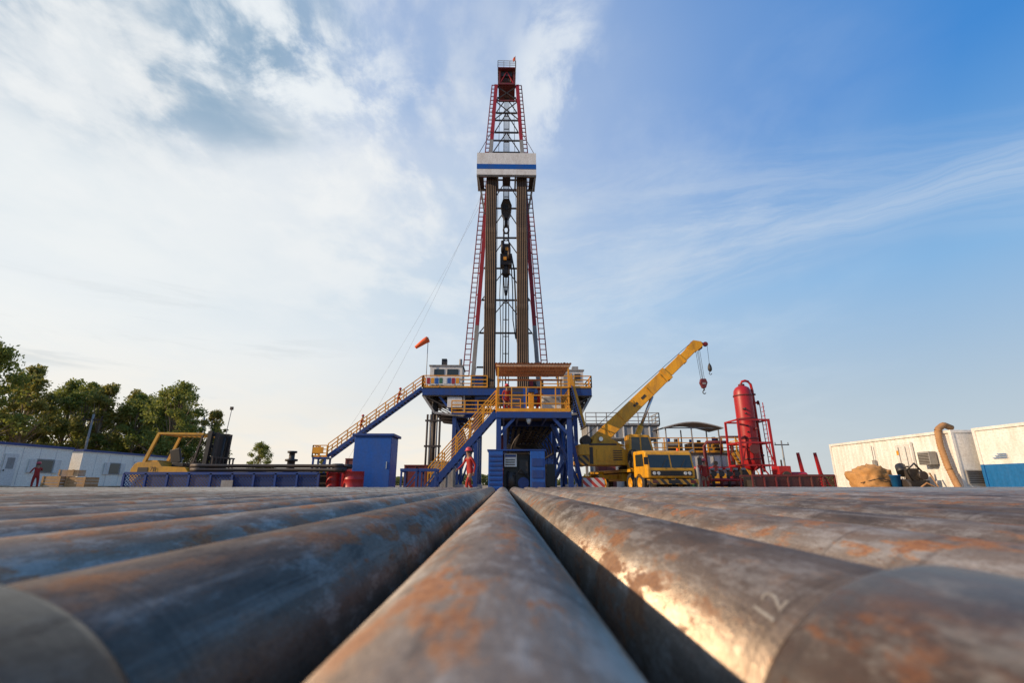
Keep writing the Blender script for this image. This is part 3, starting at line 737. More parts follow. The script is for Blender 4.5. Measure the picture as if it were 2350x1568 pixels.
def drum(x,y,mt,lab,r=.29,h=.88,g='oil drums'):
    th=Thing('oil_drum',lab,'barrel',(x,y,0),group=g)
    m=MB(); m.lathe([(0,.01),(r,0),(r,.02),(r*.97,.04),(r*.97,h*.32),(r,h*.34),(r*.97,h*.36),(r*.97,h*.65),(r,h*.67),(r*.97,h*.69),(r*.97,h-.03),(r,h-.01),(r,h),(r*.94,h),(r*.94,h-.03),(0,h-.03)],(x,y,0),(0,0,1),mt,20); th.part('drum_shell',m)
def tub(x,y,w,d,h,mt,name,lab,cat):
    th=Thing(name,lab,cat,(x,y,0)); m=MB()
    m.bx(x-w/2,x+w/2,y-d/2,y+d/2,.1,h-.08,mt)
    for s in (-1,1):
        m.bx(x+s*(w/2-.05)-.06,x+s*(w/2-.05)+.06,y-d/2-.03,y+d/2+.03,0,h-.085,mt)
    k=max(2,int(w/.5))
    for i in range(1,k): m.bx(x-w/2+i*w/k-.03,x-w/2+i*w/k+.03,y-d/2-.04,y-d/2-.003,.15,h-.1,mt)
    m.bx(x-w/2-.02,x+w/2+.02,y-d/2-.05,y+d/2+.05,h-.078,h+.0,mt)
    th.part('tank_shell',m,bevel=.01); return th
drum(-6.1,20.6,M_tank,'red steel drum in front of the blue cabinet',.42,.95)
drum(-7.0,20.9,M_tank,'red steel drum beside the blue rack',.3,.88)
tub(-7.6,24.5,1.5,1.3,1.1,M_tank,'waste_skip','low red steel skip beside the blue cabinet','skip')
tub(-8.2,30,2.0,1.6,1.9,M_dred,'waste_skip','dark red steel skip beside the stair','skip')
tub(-4.7,27.5,1.2,1.2,1.45,M_dred,'waste_skip','dark red steel skip behind the blue cabinet','skip')
tub(-9.9,38,2.6,1.6,2.2,M_dred,'waste_skip','red steel mud skip under the long stair','skip')
tub(-4.3,36,1.6,1.6,2.0,M_grey,'waste_skip','grey steel tank beside the substructure','tank')
for x0_ in (-4.05,-3.3):
    th=Thing('steel_trestle','blue steel pipe trestle standing on the ground','trestle',(x0_,20.3,0),group='blue trestles')
    m=MB()
    for dx in (0,.6):
        for dy in (0,.8): m.beam((x0_+dx,20+dy,0),(x0_+dx,20+dy,1.0),.07,.07,M_blue)
    for dy in (0,.8): m.beam((x0_-.05,20+dy,1.0),(x0_+.65,20+dy,1.0),.09,.1,M_blue); m.beam((x0_,20+dy,.1),(x0_+.6,20+dy,.9),.05,.05,M_blue)
    m.beam((x0_,20,.95),(x0_,20.8,.95),.06,.08,M_blue); m.beam((x0_+.6,20,.95),(x0_+.6,20.8,.95),.06,.08,M_blue)
    th.part('trestle_frame',m)
th=Thing('wellhead_spool','dark steel spool standing behind the rack','spool',(-9.3,22,0))
m=MB(); m.lathe([(0,0),(.2,0),(.2,.9),(.3,.92),(.3,1.0),(.16,1.05),(.16,1.4),(.26,1.42),(.26,1.5),(.12,1.52),(.12,1.75),(.2,1.77),(.2,1.85),(0,1.85)],(-9.3,22,0),(0,0,1),M_dark,16); th.part('spool_body',m)
for i,(x,y,w_,d_,h_) in enumerate(((-25.6,29.4,1.1,.9,.9),(-24.4,29.6,1.2,.9,.85),(-25.0,29.5,.9,.8,.35))):
    th=Thing('wooden_crate','rough wooden crate on the ground near the cabins','crate',(x,y,0),group='wooden crates'); m=MB()
    z0_=.905 if i==2 else 0
    for k in range(5): 
        z=z0_+k*h_/5; hh=h_/5-.02
        m.bx(x-w_/2,x+w_/2,y-d_/2,y-d_/2+.03,z,z+hh,M_wood); m.bx(x-w_/2,x+w_/2,y+d_/2-.03,y+d_/2,z,z+hh,M_wood)
        m.bx(x-w_/2,x-w_/2+.03,y-d_/2+.03,y+d_/2-.03,z,z+hh,M_wood); m.bx(x+w_/2-.03,x+w_/2,y-d_/2+.03,y+d_/2-.03,z,z+hh,M_wood)
    for s in (-1,1): m.bx(x+s*w_*.42-.05,x+s*w_*.42+.05,y-d_/2-.025,y-d_/2-.002,z0_,z0_+h_,M_wood)
    th.part('crate_slats',m)
# ------------------------------------------------------------------ forklift
fx=-16.15; fy=26
fl=Thing('forklift','large worn yellow forklift truck with black lifting mast','forklift',(fx,fy,0))
def wheel(th,c,r,w_,axis,rimmat,parent=None):
    c=Vector(c); ax=Vector(axis).normalized()
    m=MB(); m.lathe([(r*.58,-w_/2),(r*.9,-w_/2),(r,-w_*.36),(r,-w_*.05),(r*.975,-w_*.05),(r*.975,w_*.05),(r,w_*.05),(r,w_*.36),(r*.9,w_/2),(r*.58,w_/2),(r*.58,-w_/2)],c,ax,M_rub,32)
    n=22
    a_,b_=m.frame(c,c+ax)
    for i in range(n):
        t=2*math.pi*i/n; d_=a_*math.cos(t)+b_*math.sin(t)
        m.beam(c+d_*r*.99-ax*w_*.42,c+d_*r*.99-ax*w_*.06,.05,.04,M_rub); m.beam(c+d_*r*.99+ax*w_*.42,c+d_*r*.99+ax*w_*.06,.05,.04,M_rub)
    e=addobj('wheel',None,parent or th.o)
    th.part('tyre',m,e)
    m=MB(); m.lathe([(0,-w_*.25),(r*.2,-w_*.3),(r*.25,-w_*.12),(r*.5,-w_*.1),(r*.57,-w_*.45),(r*.575,w_*.45),(r*.5,w_*.1),(r*.25,w_*.12),(r*.2,w_*.3),(0,w_*.25)],c,ax,rimmat,24); th.part('rim',m,e)
m=MB()
m.prism([(fx-2.2,fy-1.0,.55),(fx-2.25,fy-1.0,1.15),(fx-2.1,fy-1.0,1.42),(fx-1.95,fy-1.0,1.5),(fx-.95,fy-1.0,1.52),(fx-.75,fy-1.0,1.3),(fx+.4,fy-1.0,1.25),(fx+.6,fy-1.0,1.0),(fx+.95,fy-1.0,1.0),(fx+.95,fy-1.0,.5)],(0,2.0,0),M_lyel)
m.bx(fx-1.8,fx-1.1,fy-.85,fy+.85,1.52,1.6,M_lyel)
m.bx(fx-.7,fx+.35,fy-1.02,fy-1.002,.65,1.0,M_black); m.bx(fx-1.9,fx-1.4,fy-1.02,fy-1.002,.95,1.25,M_dark)
fb=fl.part('body',m,bevel=.04)
m=MB()
for yy in (fy-.85,fy+.85):
    m.beam((fx-1.75,yy,1.5),(fx-1.3,yy,2.92),.15,.13,M_lyel,.12,.1); m.beam((fx-1.35,yy,2.93),(fx+.95,yy,2.9),.09,.09,M_lyel)
    m.beam((fx+.6,yy,1.1),(fx+.92,yy,2.88),.08,.08,M_dark)
for i in range(9): m.beam((fx-1.25+i*.26,fy-.85,2.93),(fx-1.25+i*.26,fy+.85,2.93),.06,.04,M_lyel)
m.beam((fx-1.32,fy-.85,2.93),(fx-1.32,fy+.85,2.93),.09,.09,M_lyel)
fl.part('overhead_guard',m)
m=MB(); m.bx(fx-.75,fx-.15,fy-.3,fy+.3,1.3,1.5,M_black); m.beam((fx-.7,fy,1.48),(fx-.9,fy,2.2),.5,.14,M_black); fl.part('seat',m,bevel=.03)
m=MB(); m.beam((fx+.45,fy,1.2),(fx+.2,fy,1.75),.05,.05,M_black); m.tube([(fx+.18+.06*math.cos(t),fy+.2*math.sin(t),1.78+.18*math.cos(t)) for t in [i*math.pi/6 for i in range(13)]],.02,M_black,6); m.bx(fx+.42,fx+.65,fy-.7,fy+.7,1.05,1.55,M_dark)
for i in range(3): m.cyl((fx+.5+i*.05,fy-.5,1.3),(fx+.3+i*.08,fy-.5,1.75),.015,M_black,5)
fl.part('steering_wheel',m)
m=MB()
for yy in (fy-.75,fy+.75):
    m.beam((fx+1.15,yy,.25),(fx+1.25,yy,3.05),.2,.2,M_black); m.beam((fx+1.4,yy+(.15 if yy<fy else -.15),.25),(fx+1.5,yy+(.15 if yy<fy else -.15),3.0),.14,.16,M_dark)
for z in (.6,1.2,1.7,2.3,2.9): m.beam((fx+1.22+z*.02,fy-.75,z),(fx+1.22+z*.02,fy+.75,z),.14,.18,M_black)
for yy in (fy-.3,fy+.3): m.cyl((fx+1.27,yy,.4),(fx+1.37,yy,2.8),.07,M_dark,10)
m.cyl((fx+.9,fy-.65,.8),(fx+1.15,fy-.65,1.5),.06,M_silver,8)
m.prism([(fx+1.28,fy-.55,.9),(fx+1.36,fy-.55,2.9),(fx+1.39,fy-.55,2.9),(fx+1.31,fy-.55,.9)],(0,1.1,0),M_black)
m.beam((fx+1.1,fy-.8,2.6),(fx+.3,fy-.8,1.4),.03,.03,M_black)
fl.part('lifting_mast',m)
m=MB(); m.bx(fx+1.6,fx+1.72,fy-1.05,fy+1.05,.5,1.2,M_dark)
for i in range(7): m.bx(fx+1.63,fx+1.69,fy-1.0+i*.32,fy-.95+i*.32,1.2,1.72,M_dark)
m.bx(fx+1.63,fx+1.69,fy-1.05,fy+1.05,1.72,1.79,M_dark)
for yy in (fy-.6,fy+.6): m.beam((fx+1.72,yy,.42),(fx+3.0,yy,.36),.16,.07,M_dark)
fl.part('fork_carriage',m)
for sx_ in (-1.5,.6):
    for yy in (fy-.98,fy+.98): wheel(fl,(fx+sx_,yy,.48 if sx_>0 else .45),.48 if sx_>0 else .45,.35,(0,1,0),M_lyel)
def text(th,body,size,loc,rot,mat,nm='lettering'):
    c=bpy.data.curves.new(nm,'FONT'); c.body=body; c.size=size; c.extrude=.002
    o=bpy.data.objects.new('tmp',c); COL.objects.link(o); dg=bpy.context.evaluated_depsgraph_get()
    me=bpy.data.meshes.new_from_object(o.evaluated_get(dg)); bpy.data.objects.remove(o)
    me.materials.clear(); me.materials.append(mat)
    oo=addobj(nm,me,th.o); oo.location=Vector(loc)-th.loc; oo.rotation_euler=rot; return oo
text(fl,'70',.32,(fx-1.3,fy-1.03,1.05),(R(90),0,0),M_dark,'number_marking')
# ------------------------------------------------------------------ truck crane
tr=Thing('truck_crane','weathered yellow truck crane with raised boom and two hooks','crane',(6.8,28,0))
hd=math.atan2(-8,1.3)
TM=Matrix.Translation((7.5,28.4,0))@Matrix.Rotation(hd,4,'Z')
m=MB(TM)
m.bx(-4.4,2.6,-.5,.5,.75,1.05,M_dark); m.bx(-4.4,2.4,-1.18,1.18,1.06,1.22,M_cyel)
m.bx(-4.45,-4.2,-1.18,1.18,.7,1.05,M_cyel); m.bx(-1.2,1.0,-1.15,-.6,.6,1.0,M_cyel); m.bx(-1.2,1.0,.6,1.15,.6,1.0,M_cyel)
m.cyl((-.2,0,1.22),(-.2,0,1.42),.85,M_dark,28)
m.bx(1.3,2.5,-1.0,1.0,1.22,1.5,M_cyel); m.cyl((2.4,.7,1.5),(2.4,.7,2.2),.06,M_dark,8)
tr.part('chassis',m,bevel=.02)
m=MB(TM)
fxn=4.25; W=1.24; TZ=2.06
m.prism([(2.6,-W,.75),(fxn,-W,.72),(fxn+.02,-W,1.15),(fxn-.16,-W,1.9),(fxn-.28,-W,2.02),(fxn-.5,-W,TZ),(2.65,-W,TZ)],(0,2*W,0),M_cyel)
cab=tr.part('driver_cab',m,bevel=.07)
def scr(y0,y1,z0=1.22,z1=1.84):
    m=MB(TM); f=lambda z:fxn+.026-(z-1.15)*.18/.75
    m.prism([(f(z0),y0,z0),(f(z0),y1,z0),(f(z1),y1,z1),(f(z1),y0,z1)],(.004,0,0),M_glass); tr.part('windscreen',m,cab)
scr(-1.12,-.04); scr(.04,1.12)
for s in (-1,1):
    m=MB(TM); y=s*(W+.006)
    m.prism([(2.95,y,1.3),(3.85,y,1.3),(3.8,y,1.88),(2.95,y,1.88)],(0,s*.003,0),M_glass)
    tr.part('side_window',m,cab)
m=MB(TM)
m.bx(fxn+.005,fxn+.04,-1.08,1.08,.84,1.08,M_black)
for i in range(6): m.bx(fxn+.04,fxn+.055,-.45,.45,.86+i*.036,.875+i*.036,M_dark)
tr.part('grille',m,cab)
for y in (-.92,-.70,.70,.92):
    m=MB(TM); m.cyl((fxn+.03,y,.96),(fxn+.07,y,.96),.08,M_lamp,14); tr.part('headlight',m,cab)
m=MB(TM); m.bx(fxn-.1,fxn+.2,-1.27,1.27,.44,.68,M_hazard); m.bx(fxn+.201,fxn+.22,-.3,.3,.48,.64,M_black)
for y in (-.98,.98): m.bx(fxn+.201,fxn+.215,y-.14,y+.14,.5,.62,M_dred)
tr.part('bumper',m,bevel=.02)
for s in (-1,1):
    m=MB(TM); m.tube([(fxn-.1,s*1.22,1.8),(fxn+.25,s*1.38,1.85),(fxn+.25,s*1.4,1.7)],.015,M_black,5); m.bx(fxn+.22,fxn+.27,s*1.4-.1,s*1.4+.1,1.35,1.7,M_black); tr.part('mirror',m,cab)
    m=MB(TM); y=s*.5; m.beam((fxn+.045,y,1.24),(fxn-.065,y+.3,1.64),.015,.015,M_black); tr.part('wiper',m,cab)
m=MB(TM); m.cyl((fxn-.7,.8,TZ),(fxn-.7,.8,TZ+.14),.06,M_orange,10); tr.part('beacon',m,cab)
Rm=TM.to_3x3(); axw=Rm@Vector((0,1,0))
for xx in (1.95,-1.75,-3.05):
    for s in (-1,1): wheel(tr,TM@Vector((xx,s*1.0,.5)),.5,.36,axw,M_cyel)
for s in (-1,1): wheel(tr,TM@Vector((3.25,s*1.09,.5)),.5,.3,axw,M_cyel)
wheel(tr,TM@Vector((2.25,-1.05,1.72)),.46,.28,axw,M_dark)
for xx in (-4.1,.2):
    for s in (-1,1):
        m=MB(TM); m.bx(xx-.14,xx+.14,1.2 if s>0 else -2.2,2.2 if s>0 else -1.2,.72,.94,M_cyel)
        m.cyl((xx,s*2.1,1.0),(xx,s*2.1,.12),.09,M_silver,12); m.cyl((xx,s*2.1,1.1),(xx,s*2.1,.6),.13,M_cyel,12); m.lathe([(0,.12),(.12,.12),(.28,.05),(.28,0.0),(0,0)],(xx,s*2.1,0),(0,0,1),M_dark,16)
        tr.part('outrigger',m)
bl=Thing('barrier_block','red and white striped barrier block on the ground','barrier',(4.5,25.6,0))
m=MB(); m.bx(4.0,5.1,25.2,25.25,.1,.75,M_rw); m.bx(4.05,5.05,25.251,26.0,.0,.7,M_dark); bl.part('block_body',m,bevel=.01)
sy0,sy1=27.0,29.2
m=MB()
m.prism([(4.2,sy0,1.45),(4.2,sy0,2.25),(4.5,sy0,2.5),(6.4,sy0,2.5),(7.0,sy0,2.0),(8.0,sy0,1.9),(8.0,sy0,1.45)],(0,sy1-sy0,0),M_cyel)
m.bx(4.7,4.9,sy0-.02,sy0-.003,1.5,2.4,M_dark); m.bx(5.1,5.9,sy0-.02,sy0-.003,1.65,2.3,M_cyel)
for i in range(5): m.bx(6.0,6.5,sy0-.02,sy0-.003,1.7+i*.12,1.75+i*.12,M_dark)
m.bx(4.6,6.3,sy0+.3,sy1-.3,2.505,2.62,M_dark)
sup=tr.part('superstructure',m,bevel=.03)
m=MB(); m.bx(4.12,4.65,sy0-.1,sy1+.1,1.42,1.95,M_hazard); m.bx(4.1,4.7,sy0-.1,sy1+.1,1.96,2.55,M_cyel); tr.part('counterweight',m,sup,bevel=.03)
bpv=Vector((5.5,28.2,2.9)); tip=Vector((11.3,27.2,8.3)); bd_=(tip-bpv).normalized()
m=MB()
for yy in (27.75,28.6):
    m.prism([(4.9,yy,2.5),(5.2,yy,3.1),(5.6,yy,3.2),(6.9,yy,2.5)],(0,.06,0),M_cyel)
m.cyl((5.5,27.6,2.9),(5.5,28.8,2.9),.12,M_silver,14); m.cyl((4.7,27.8,2.85),(4.7,28.6,2.85),.28,M_dark,16)
tr.part('boom_bracket',m,sup)
m=MB()
L=(tip-bpv).length
m.beam(bpv-bd_*.3,bpv+bd_*L*.69,.56,.80,M_cyel,.52,.68)
up=Vector((-bd_.z,0,bd_.x)).normalized()
m.beam(bpv+bd_*L*.67,bpv+bd_*L*.70,.6,.78,M_cyel)
m.beam(bpv+bd_*L*.70,bpv+bd_*L*.86,.46,.56,M_cyel); m.beam(bpv+bd_*L*.845,bpv+bd_*L*.86,.5,.62,M_cyel)
m.beam(bpv+bd_*L*.86,bpv+bd_*L*.965,.38,.48,M_cyel)
for k in range(5): c=bpv+bd_*L*(.08+.14*k); m.beam(c-up*.38-Vector((0,.30,0)),c+up*.38-Vector((0,.30,0)),.04,.03,M_cyel)
boom=tr.part('boom',m,sup,bevel=.015)
for t_ in (.36,.44):
    m=MB(); c=bpv+bd_*L*t_-Vector((0,.285,0)); m.beam(c-bd_*.16,c+bd_*.16,.015,.14,M_dark); tr.part('boom_marking',m,boom)
m=MB()
for yo in (-.2,.2):
    pc=tip+Vector((0,yo,0))
    m.prism([pc-bd_*.55+up*.25,pc+bd_*.05+up*.32,pc+bd_*.3-up*.02,pc+bd_*.22-up*.28,pc-bd_*.4-up*.26],(0,.05,0),M_cyel)
for dc in (bd_*.2-up*.12, bd_*.0+up*.18, bd_*.05-up*.22):
    m.cyl(tip+dc-Vector((0,.14,0)),tip+dc+Vector((0,.16,0)),.15,M_dred,16)
jt=tip+Vector((.58,0,.08)); m.beam(tip+bd_*.1,jt,.2,.22,M_tank,.12,.14); m.cyl(jt-Vector((0,.06,0)),jt+Vector((0,.06,0)),.14,M_dred,14)
bh=tr.part('boom_head',m,boom)
m=MB(); q=bpv+bd_*L*.50-up*.34; p=Vector((7.2,28.2,2.0)); mid_=p.lerp(q,.5)
m.cyl(p,mid_,.17,M_cyel,14); m.cyl(mid_,q,.09,M_silver,12); tr.part('lift_cylinder',m,sup)
hk=tip+Vector((.1,0,-.25)); hz_=5.95; bt_=jt
m=MB()
for yy in (28.1,28.3): m.cyl(Vector((4.7,yy,3.1)),tip-bd_*.2+up*.3,.014,M_black,4)
for dx,dy in ((-.1,-.1),(.06,-.1),(-.1,.1),(.06,.1)): m.cyl((hk.x+dx,hk.y+dy,hk.z),(hk.x+dx*.8+.1,hk.y+dy,hz_+.3),.011,M_black,4)
m.cyl((bt_.x+.1,bt_.y,bt_.z),(bt_.x+.1,bt_.y,7.2),.011,M_black,4)
tr.part('hoist_rope',m,boom)
m=MB(); cx_=hk.x+.1; cy_=hk.y
m.prism([(cx_-.13,cy_-.12,hz_+.33),(cx_+.13,cy_-.12,hz_+.33),(cx_+.2,cy_-.12,hz_+.1),(cx_+.08,cy_-.12,hz_-.2),(cx_-.08,cy_-.12,hz_-.2),(cx_-.2,cy_-.12,hz_+.1)],(0,.24,0),M_dred)
m.bx(cx_-.1,cx_+.1,cy_-.135,cy_-.122,hz_-.0,hz_+.1,M_grey)
m.cyl((cx_,cy_,hz_-.2),(cx_,cy_,hz_-.34),.045,M_dark,8)
m.tube([(cx_+.09*math.sin(t),cy_,hz_-.44-.09*math.cos(t)) for t in [i*.45-3 for i in range(11)]],[.028]*8+[.022,.018,.01],M_dark,8)
tr.part('hook_block',m,boom)
m=MB(); cx_=bt_.x+.1
m.lathe([(.02,.38),(.05,.32),(.1,.2),(.12,.05),(.1,-.07),(.03,-.13),(0,-.13)],(cx_,cy_,6.85),(0,0,1),M_dark,14)
m.tube([(cx_+.075*math.sin(t),cy_,6.62-.075*math.cos(t)) for t in [i*.45-3 for i in range(11)]],.02,M_dark,8)
tr.part('hook_ball',m,boom)
m=MB(); ox0,ox1,oy0,oy1=6.75,8.0,26.35,27.35
m.prism([(ox0,oy0,1.5),(ox1,oy0,1.5),(ox1+.08,oy0,2.1),(ox1-.12,oy0,3.0),(ox0+.05,oy0,3.05),(ox0,oy0,2.95)],(0,oy1-oy0,0),M_cyel)
oc=tr.part('operator_cab',m,sup,bevel=.04)
for pts in ([(ox0+.12,oy0-.006,2.2),(ox0+.58,oy0-.006,2.2),(ox0+.58,oy0-.006,2.88),(ox0+.14,oy0-.006,2.88)],[(ox0+.66,oy0-.006,1.85),(ox1-.02,oy0-.006,2.1),(ox1-.2,oy0-.006,2.88),(ox0+.66,oy0-.006,2.88)]):
    m=MB(); m.prism(pts,(0,.004,0),M_glass); tr.part('cab_window',m,oc)
# ------------------------------------------------------------------ mud tanks, shakers
mt=Thing('mud_tank','grey mud tank with yellow railing and red pipework','tank',(14.5,39,0))
m=MB(); m.bx(11.2,19.0,37.5,41,.3,2.6,M_white); m.bx(11.1,19.1,37.4,41.1,2.605,2.75,M_dark)
for i in range(14): m.bx(11.3+i*.58,11.38+i*.58,37.42,37.497,.35,2.55,M_grey)
for i in range(4): m.bx(11.3+i*2.1,12.2+i*2.1,36.6,37.38,0,1.2+.3*(i%2),M_dark if i%2 else M_cyel)
mtb=mt.part('tank_body',m,bevel=.01)
for i,(a_,b_,h_,mm) in enumerate(((12.6,13.8,3.6,M_grey),(14.4,15.6,3.5,M_dark),(16.2,17.0,3.7,M_cyel))):
    m=MB(); m.bx(a_,b_,37.9,39,2.76,h_,mm); m.bx(a_+.1,b_-.1,37.8,37.895,2.9,h_-.3,M_dark); m.cyl((a_+.3,38.3,h_),(a_+.3,38.3,h_+.3),.15,M_blue2,10); m.cyl((b_-.3,38.3,h_),(b_-.3,38.3,h_+.25),.15,M_dark,10); mt.part('shale_shaker',m,mtb)
m=MB(); rail(m,[(11.2,37.5,2.76),(19,37.5,2.76),(19,41,2.76)],1.1,1.2,.035); mt.part('tank_railing',m,mtb)
m=MB()
n=10; 
for i in range(n):
    a0=i/n; a1=(i+1)/n; xz=lambda a:(12.2+4.7*a, 4.55+.45*math.sin(math.pi*a))
    (x1_,z1_),(x2_,z2_)=xz(a0),xz(a1)
    m.add([(x1_,37.2,z1_),(x2_,37.2,z2_),(x2_,40,z2_),(x1_,40,z1_),(x1_,37.2,z1_+.08),(x2_,37.2,z2_+.08),(x2_,40,z2_+.08),(x1_,40,z1_+.08)],[(0,3,2,1),(4,5,6,7),(0,1,5,4),(3,7,6,2)],M_conc)
for x in (12.5,14.5,16.6):
    for y in (37.5,39.8): m.beam((x,y,2.75),(x,y,4.7),.08,.08,M_grey)
m.beam((12.4,37.5,4.62),(16.7,37.5,4.62),.06,.08,M_grey)
mt.part('shaker_canopy',m,mtb)
m=MB()
m.tube([(15.2,37.1,.4),(15.2,37.1,3.2),(15.4,37.1,3.5),(17.0,37.1,3.5),(17.3,37.1,3.2),(17.3,37.1,.8)],.13,M_dred,12)
m.tube([(14.2,37.0,1.6),(18.4,37.0,1.6)],.1,M_tank,12); m.tube([(13,37,1.0),(18.6,37,1.0)],.08,M_dred,10)
for x in (14.6,15.8,17.0,17.8): m.cyl((x,36.9,1.6),(x,37.1,1.6),.22,M_dred,12); m.cyl((x,36.75,1.95),(x,36.78,1.95),.16,M_dark,12); m.cyl((x,37,1.6),(x,37,2.1),.05,M_dark,6)
m.tube([(16.4,37,2.6),(16.4,36.8,3.9),(18.2,36.8,3.9)],.07,M_dred,10)
m.tube([(13.2,36.9,.3),(13.2,36.9,2.4),(14.2,36.9,2.9)],.09,M_grey,10)
mt.part('pipework',m,mtb)
m=MB()
for dx in (0,.7): m.beam((18.6,36.2+dx,.1),(17.2,36.2+dx,2.7),.06,.2,M_yel)
for i in range(11): t=i/11; m.bx(18.6-1.4*t-.12,18.6-1.4*t+.12,36.2,36.9,.1+2.6*t,.13+2.6*t,M_dark)
for i in range(4): t=i/3; m.beam((18.6-1.4*t,36.2,.1+2.6*t),(18.6-1.4*t,36.2,1.2+2.6*t),.05,.05,M_yel)
m.beam((18.6,36.2,1.2),(17.2,36.2,3.8),.05,.05,M_yel)
mt.part('tank_stair',m,mtb)
ew=Thing('elevated_tank','grey elevated tank with walkway and railing on legs','tank',(10,43,0))
m=MB(); m.bx(7.2,13.4,42,45,4.3,5.25,M_grey); m.bx(7.1,13.5,41.9,45.1,5.26,5.36,M_dark); m.bx(7.1,13.5,41.9,45.1,4.2,4.295,M_grey)
for i in range(9): m.bx(7.3+i*.75,7.4+i*.75,41.93,41.997,4.3,5.25,M_white)
for x in (7.5,10.3,13.1):
    for y in (42.3,44.7): m.beam((x,y,0),(x,y,4.2),.22,.22,M_grey)
eb=ew.part('tank_body',m)
m=MB(); rail(m,[(7.1,41.9,5.36),(13.5,41.9,5.36),(13.5,45,5.36)],1.05,.9,.035,M_grey); ew.part('walkway_railing',m,eb)
tub(10.2,43.4,4.4,1.6,2.8,M_white,'generator_box','white generator box under the elevated tank','generator')
tub(8.2,40,1.4,1.2,2.0,M_dred,'waste_skip','dark red steel skip near the elevated tank','skip')
mf=Thing('valve_manifold','low red and black valve manifold on a skid','manifold',(13.6,30.5,0))
m=MB(); m.bx(12.6,14.9,30,31,0,.18,M_dark)
for i in range(5):
    x=12.8+i*.48; m.cyl((x,30.4,.18),(x,30.4,1.25),.09,M_dred if i%2 else M_dark,10); m.cyl((x,30.25,1.05),(x,30.2,1.05),.17,M_dark,12); m.cyl((x,30.4,1.25),(x,30.4,1.4),.13,M_grey,10)
m.cyl((12.65,30.4,.7),(14.85,30.4,.7),.1,M_tank,12); m.cyl((12.65,30.7,.4),(14.85,30.7,.4),.1,M_dred,12)
mf.part('manifold_pipes',m)
for i,x in enumerate((12.2,12.55,12.9)):
    th=Thing('gas_cylinder','tall grey gas cylinder standing beside the manifold','gas cylinder',(x,33,0),group='gas cylinders')
    m=MB(); m.lathe([(0,0),(.14,0),(.14,1.35),(.1,1.48),(.05,1.52),(.05,1.62),(0,1.62)],(x,33,0),(0,0,1),M_green if i==1 else M_grey,16); th.part('cylinder_body',m)
th=Thing('cable_drum','wooden cable drum with black cable on the ground','cable drum',(10.6,34,0))
m=MB()
for dx in (-.45,.45): m.lathe([(.1,-.04),(.75,-.04),(.75,.04),(.1,.04),(.1,-.04)],(10.6+dx,34,.75),(1,0,0),M_wood,24)
m.cyl((10.19,34,.75),(11.01,34,.75),.5,M_black,20); th.part('drum_body',m)
# ------------------------------------------------------------------ separator
sx_=16.1; sy=32; r=.58
sp=Thing('gas_separator','tall red vertical gas separator vessel in a red frame','pressure vessel',(sx_,32,0))
m=MB(); m.lathe([(0,1.3),(.25,1.32),(.45,1.45),(.54,1.7),(r,2.0),(r,6.2),(.54,6.5),(.43,6.7),(.2,6.84),(0,6.87)],(sx_,sy,0),(0,0,1),M_tank,32)
for z in (2.0,3.3,4.6,6.15): m.lathe([(r,z-.04),(r+.035,z-.04),(r+.035,z+.04),(r,z+.04)],(sx_,sy,0),(0,0,1),M_dred,32)
m.cyl((sx_-.15,sy-.4,2.6),(sx_-.15,sy-.85,2.6),.22,M_tank,20); m.cyl((sx_-.15,sy-.83,2.6),(sx_-.15,sy-.9,2.6),.3,M_dred,20)
m.cyl((sx_+.2,sy-.3,3.9),(sx_+.3,sy-.8,3.9),.08,M_dred,10); m.cyl((sx_+.4,sy,5.7),(sx_+1.0,sy,5.7),.06,M_tank,10); m.cyl((sx_+.95,sy,5.7),(sx_+1.0,sy,5.7),.15,M_dred,12)
m.cyl((sx_-.3,sy-.45,5.2),(sx_-.3,sy-.75,5.2),.07,M_dark,8); m.cyl((sx_,sy,6.8),(sx_,sy,6.95),.2,M_dred,14)
for z in (3.7,4.1,4.9): m.cyl((sx_-.25,sy-.5,z),(sx_-.25,sy-.68,z),.05,M_dark,8)
vs=sp.part('vessel',m)
m=MB()
m.tube([(sx_,sy,6.8),(sx_,sy,7.0),(sx_+.08,sy,7.14),(sx_+.3,sy,7.2),(sx_+.5,sy,7.14),(sx_+.64,sy,6.95),(sx_+.7,sy,6.5),(sx_+.76,sy,1.2)],.085,M_tank,12)
for z in (2.2,4.4,6.2): m.cyl((sx_+.74,sy,z),(sx_+.74,sy,z+.1),.14,M_dred,12)
m.tube([(sx_-.45,sy-.5,3.4),(sx_-.85,sy-.6,3.3),(sx_-.92,sy-.6,2.9),(sx_-.92,sy-.6,1.0)],.08,M_dred,12)
m.tube([(sx_,sy,1.3),(sx_,sy,.75),(sx_-.3,sy,.5),(sx_-2.0,sy,.5)],.12,M_dred,12)
sp.part('vent_pipe',m,vs)
m=MB()
for dx,dy in ((-1.05,-.9),(1.05,-.9),(-1.05,.9),(1.05,.9)):
    m.beam((sx_+dx,sy+dy,0),(sx_+dx*.95,sy+dy,4.5),.12,.12,M_tank)
for z in (.25,1.6,3.0,4.45):
    e=1.04
    for yy in (sy-.9,sy+.9): m.beam((sx_-e,yy,z),(sx_+e,yy,z),.07,.1,M_tank)
    for xx in (sx_-e,sx_+e): m.beam((xx,sy-.9,z),(xx,sy+.9,z),.07,.1,M_tank)
m.beam((sx_-1.05,sy-.9,.3),(sx_-.1,sy-.9,1.6),.07,.07,M_tank); m.beam((sx_+1.05,sy-.9,.3),(sx_+.1,sy-.9,1.6),.07,.07,M_tank)
m.beam((sx_-1.02,sy-.9,1.65),(sx_-.6,sy-.9,3.0),.06,.06,M_tank); m.beam((sx_+1.02,sy-.9,1.65),(sx_+.6,sy-.9,3.0),.06,.06,M_tank)
m.bx(sx_-1.9,sx_+1.7,sy-1.0,sy+1.0,.0,.22,M_dred)
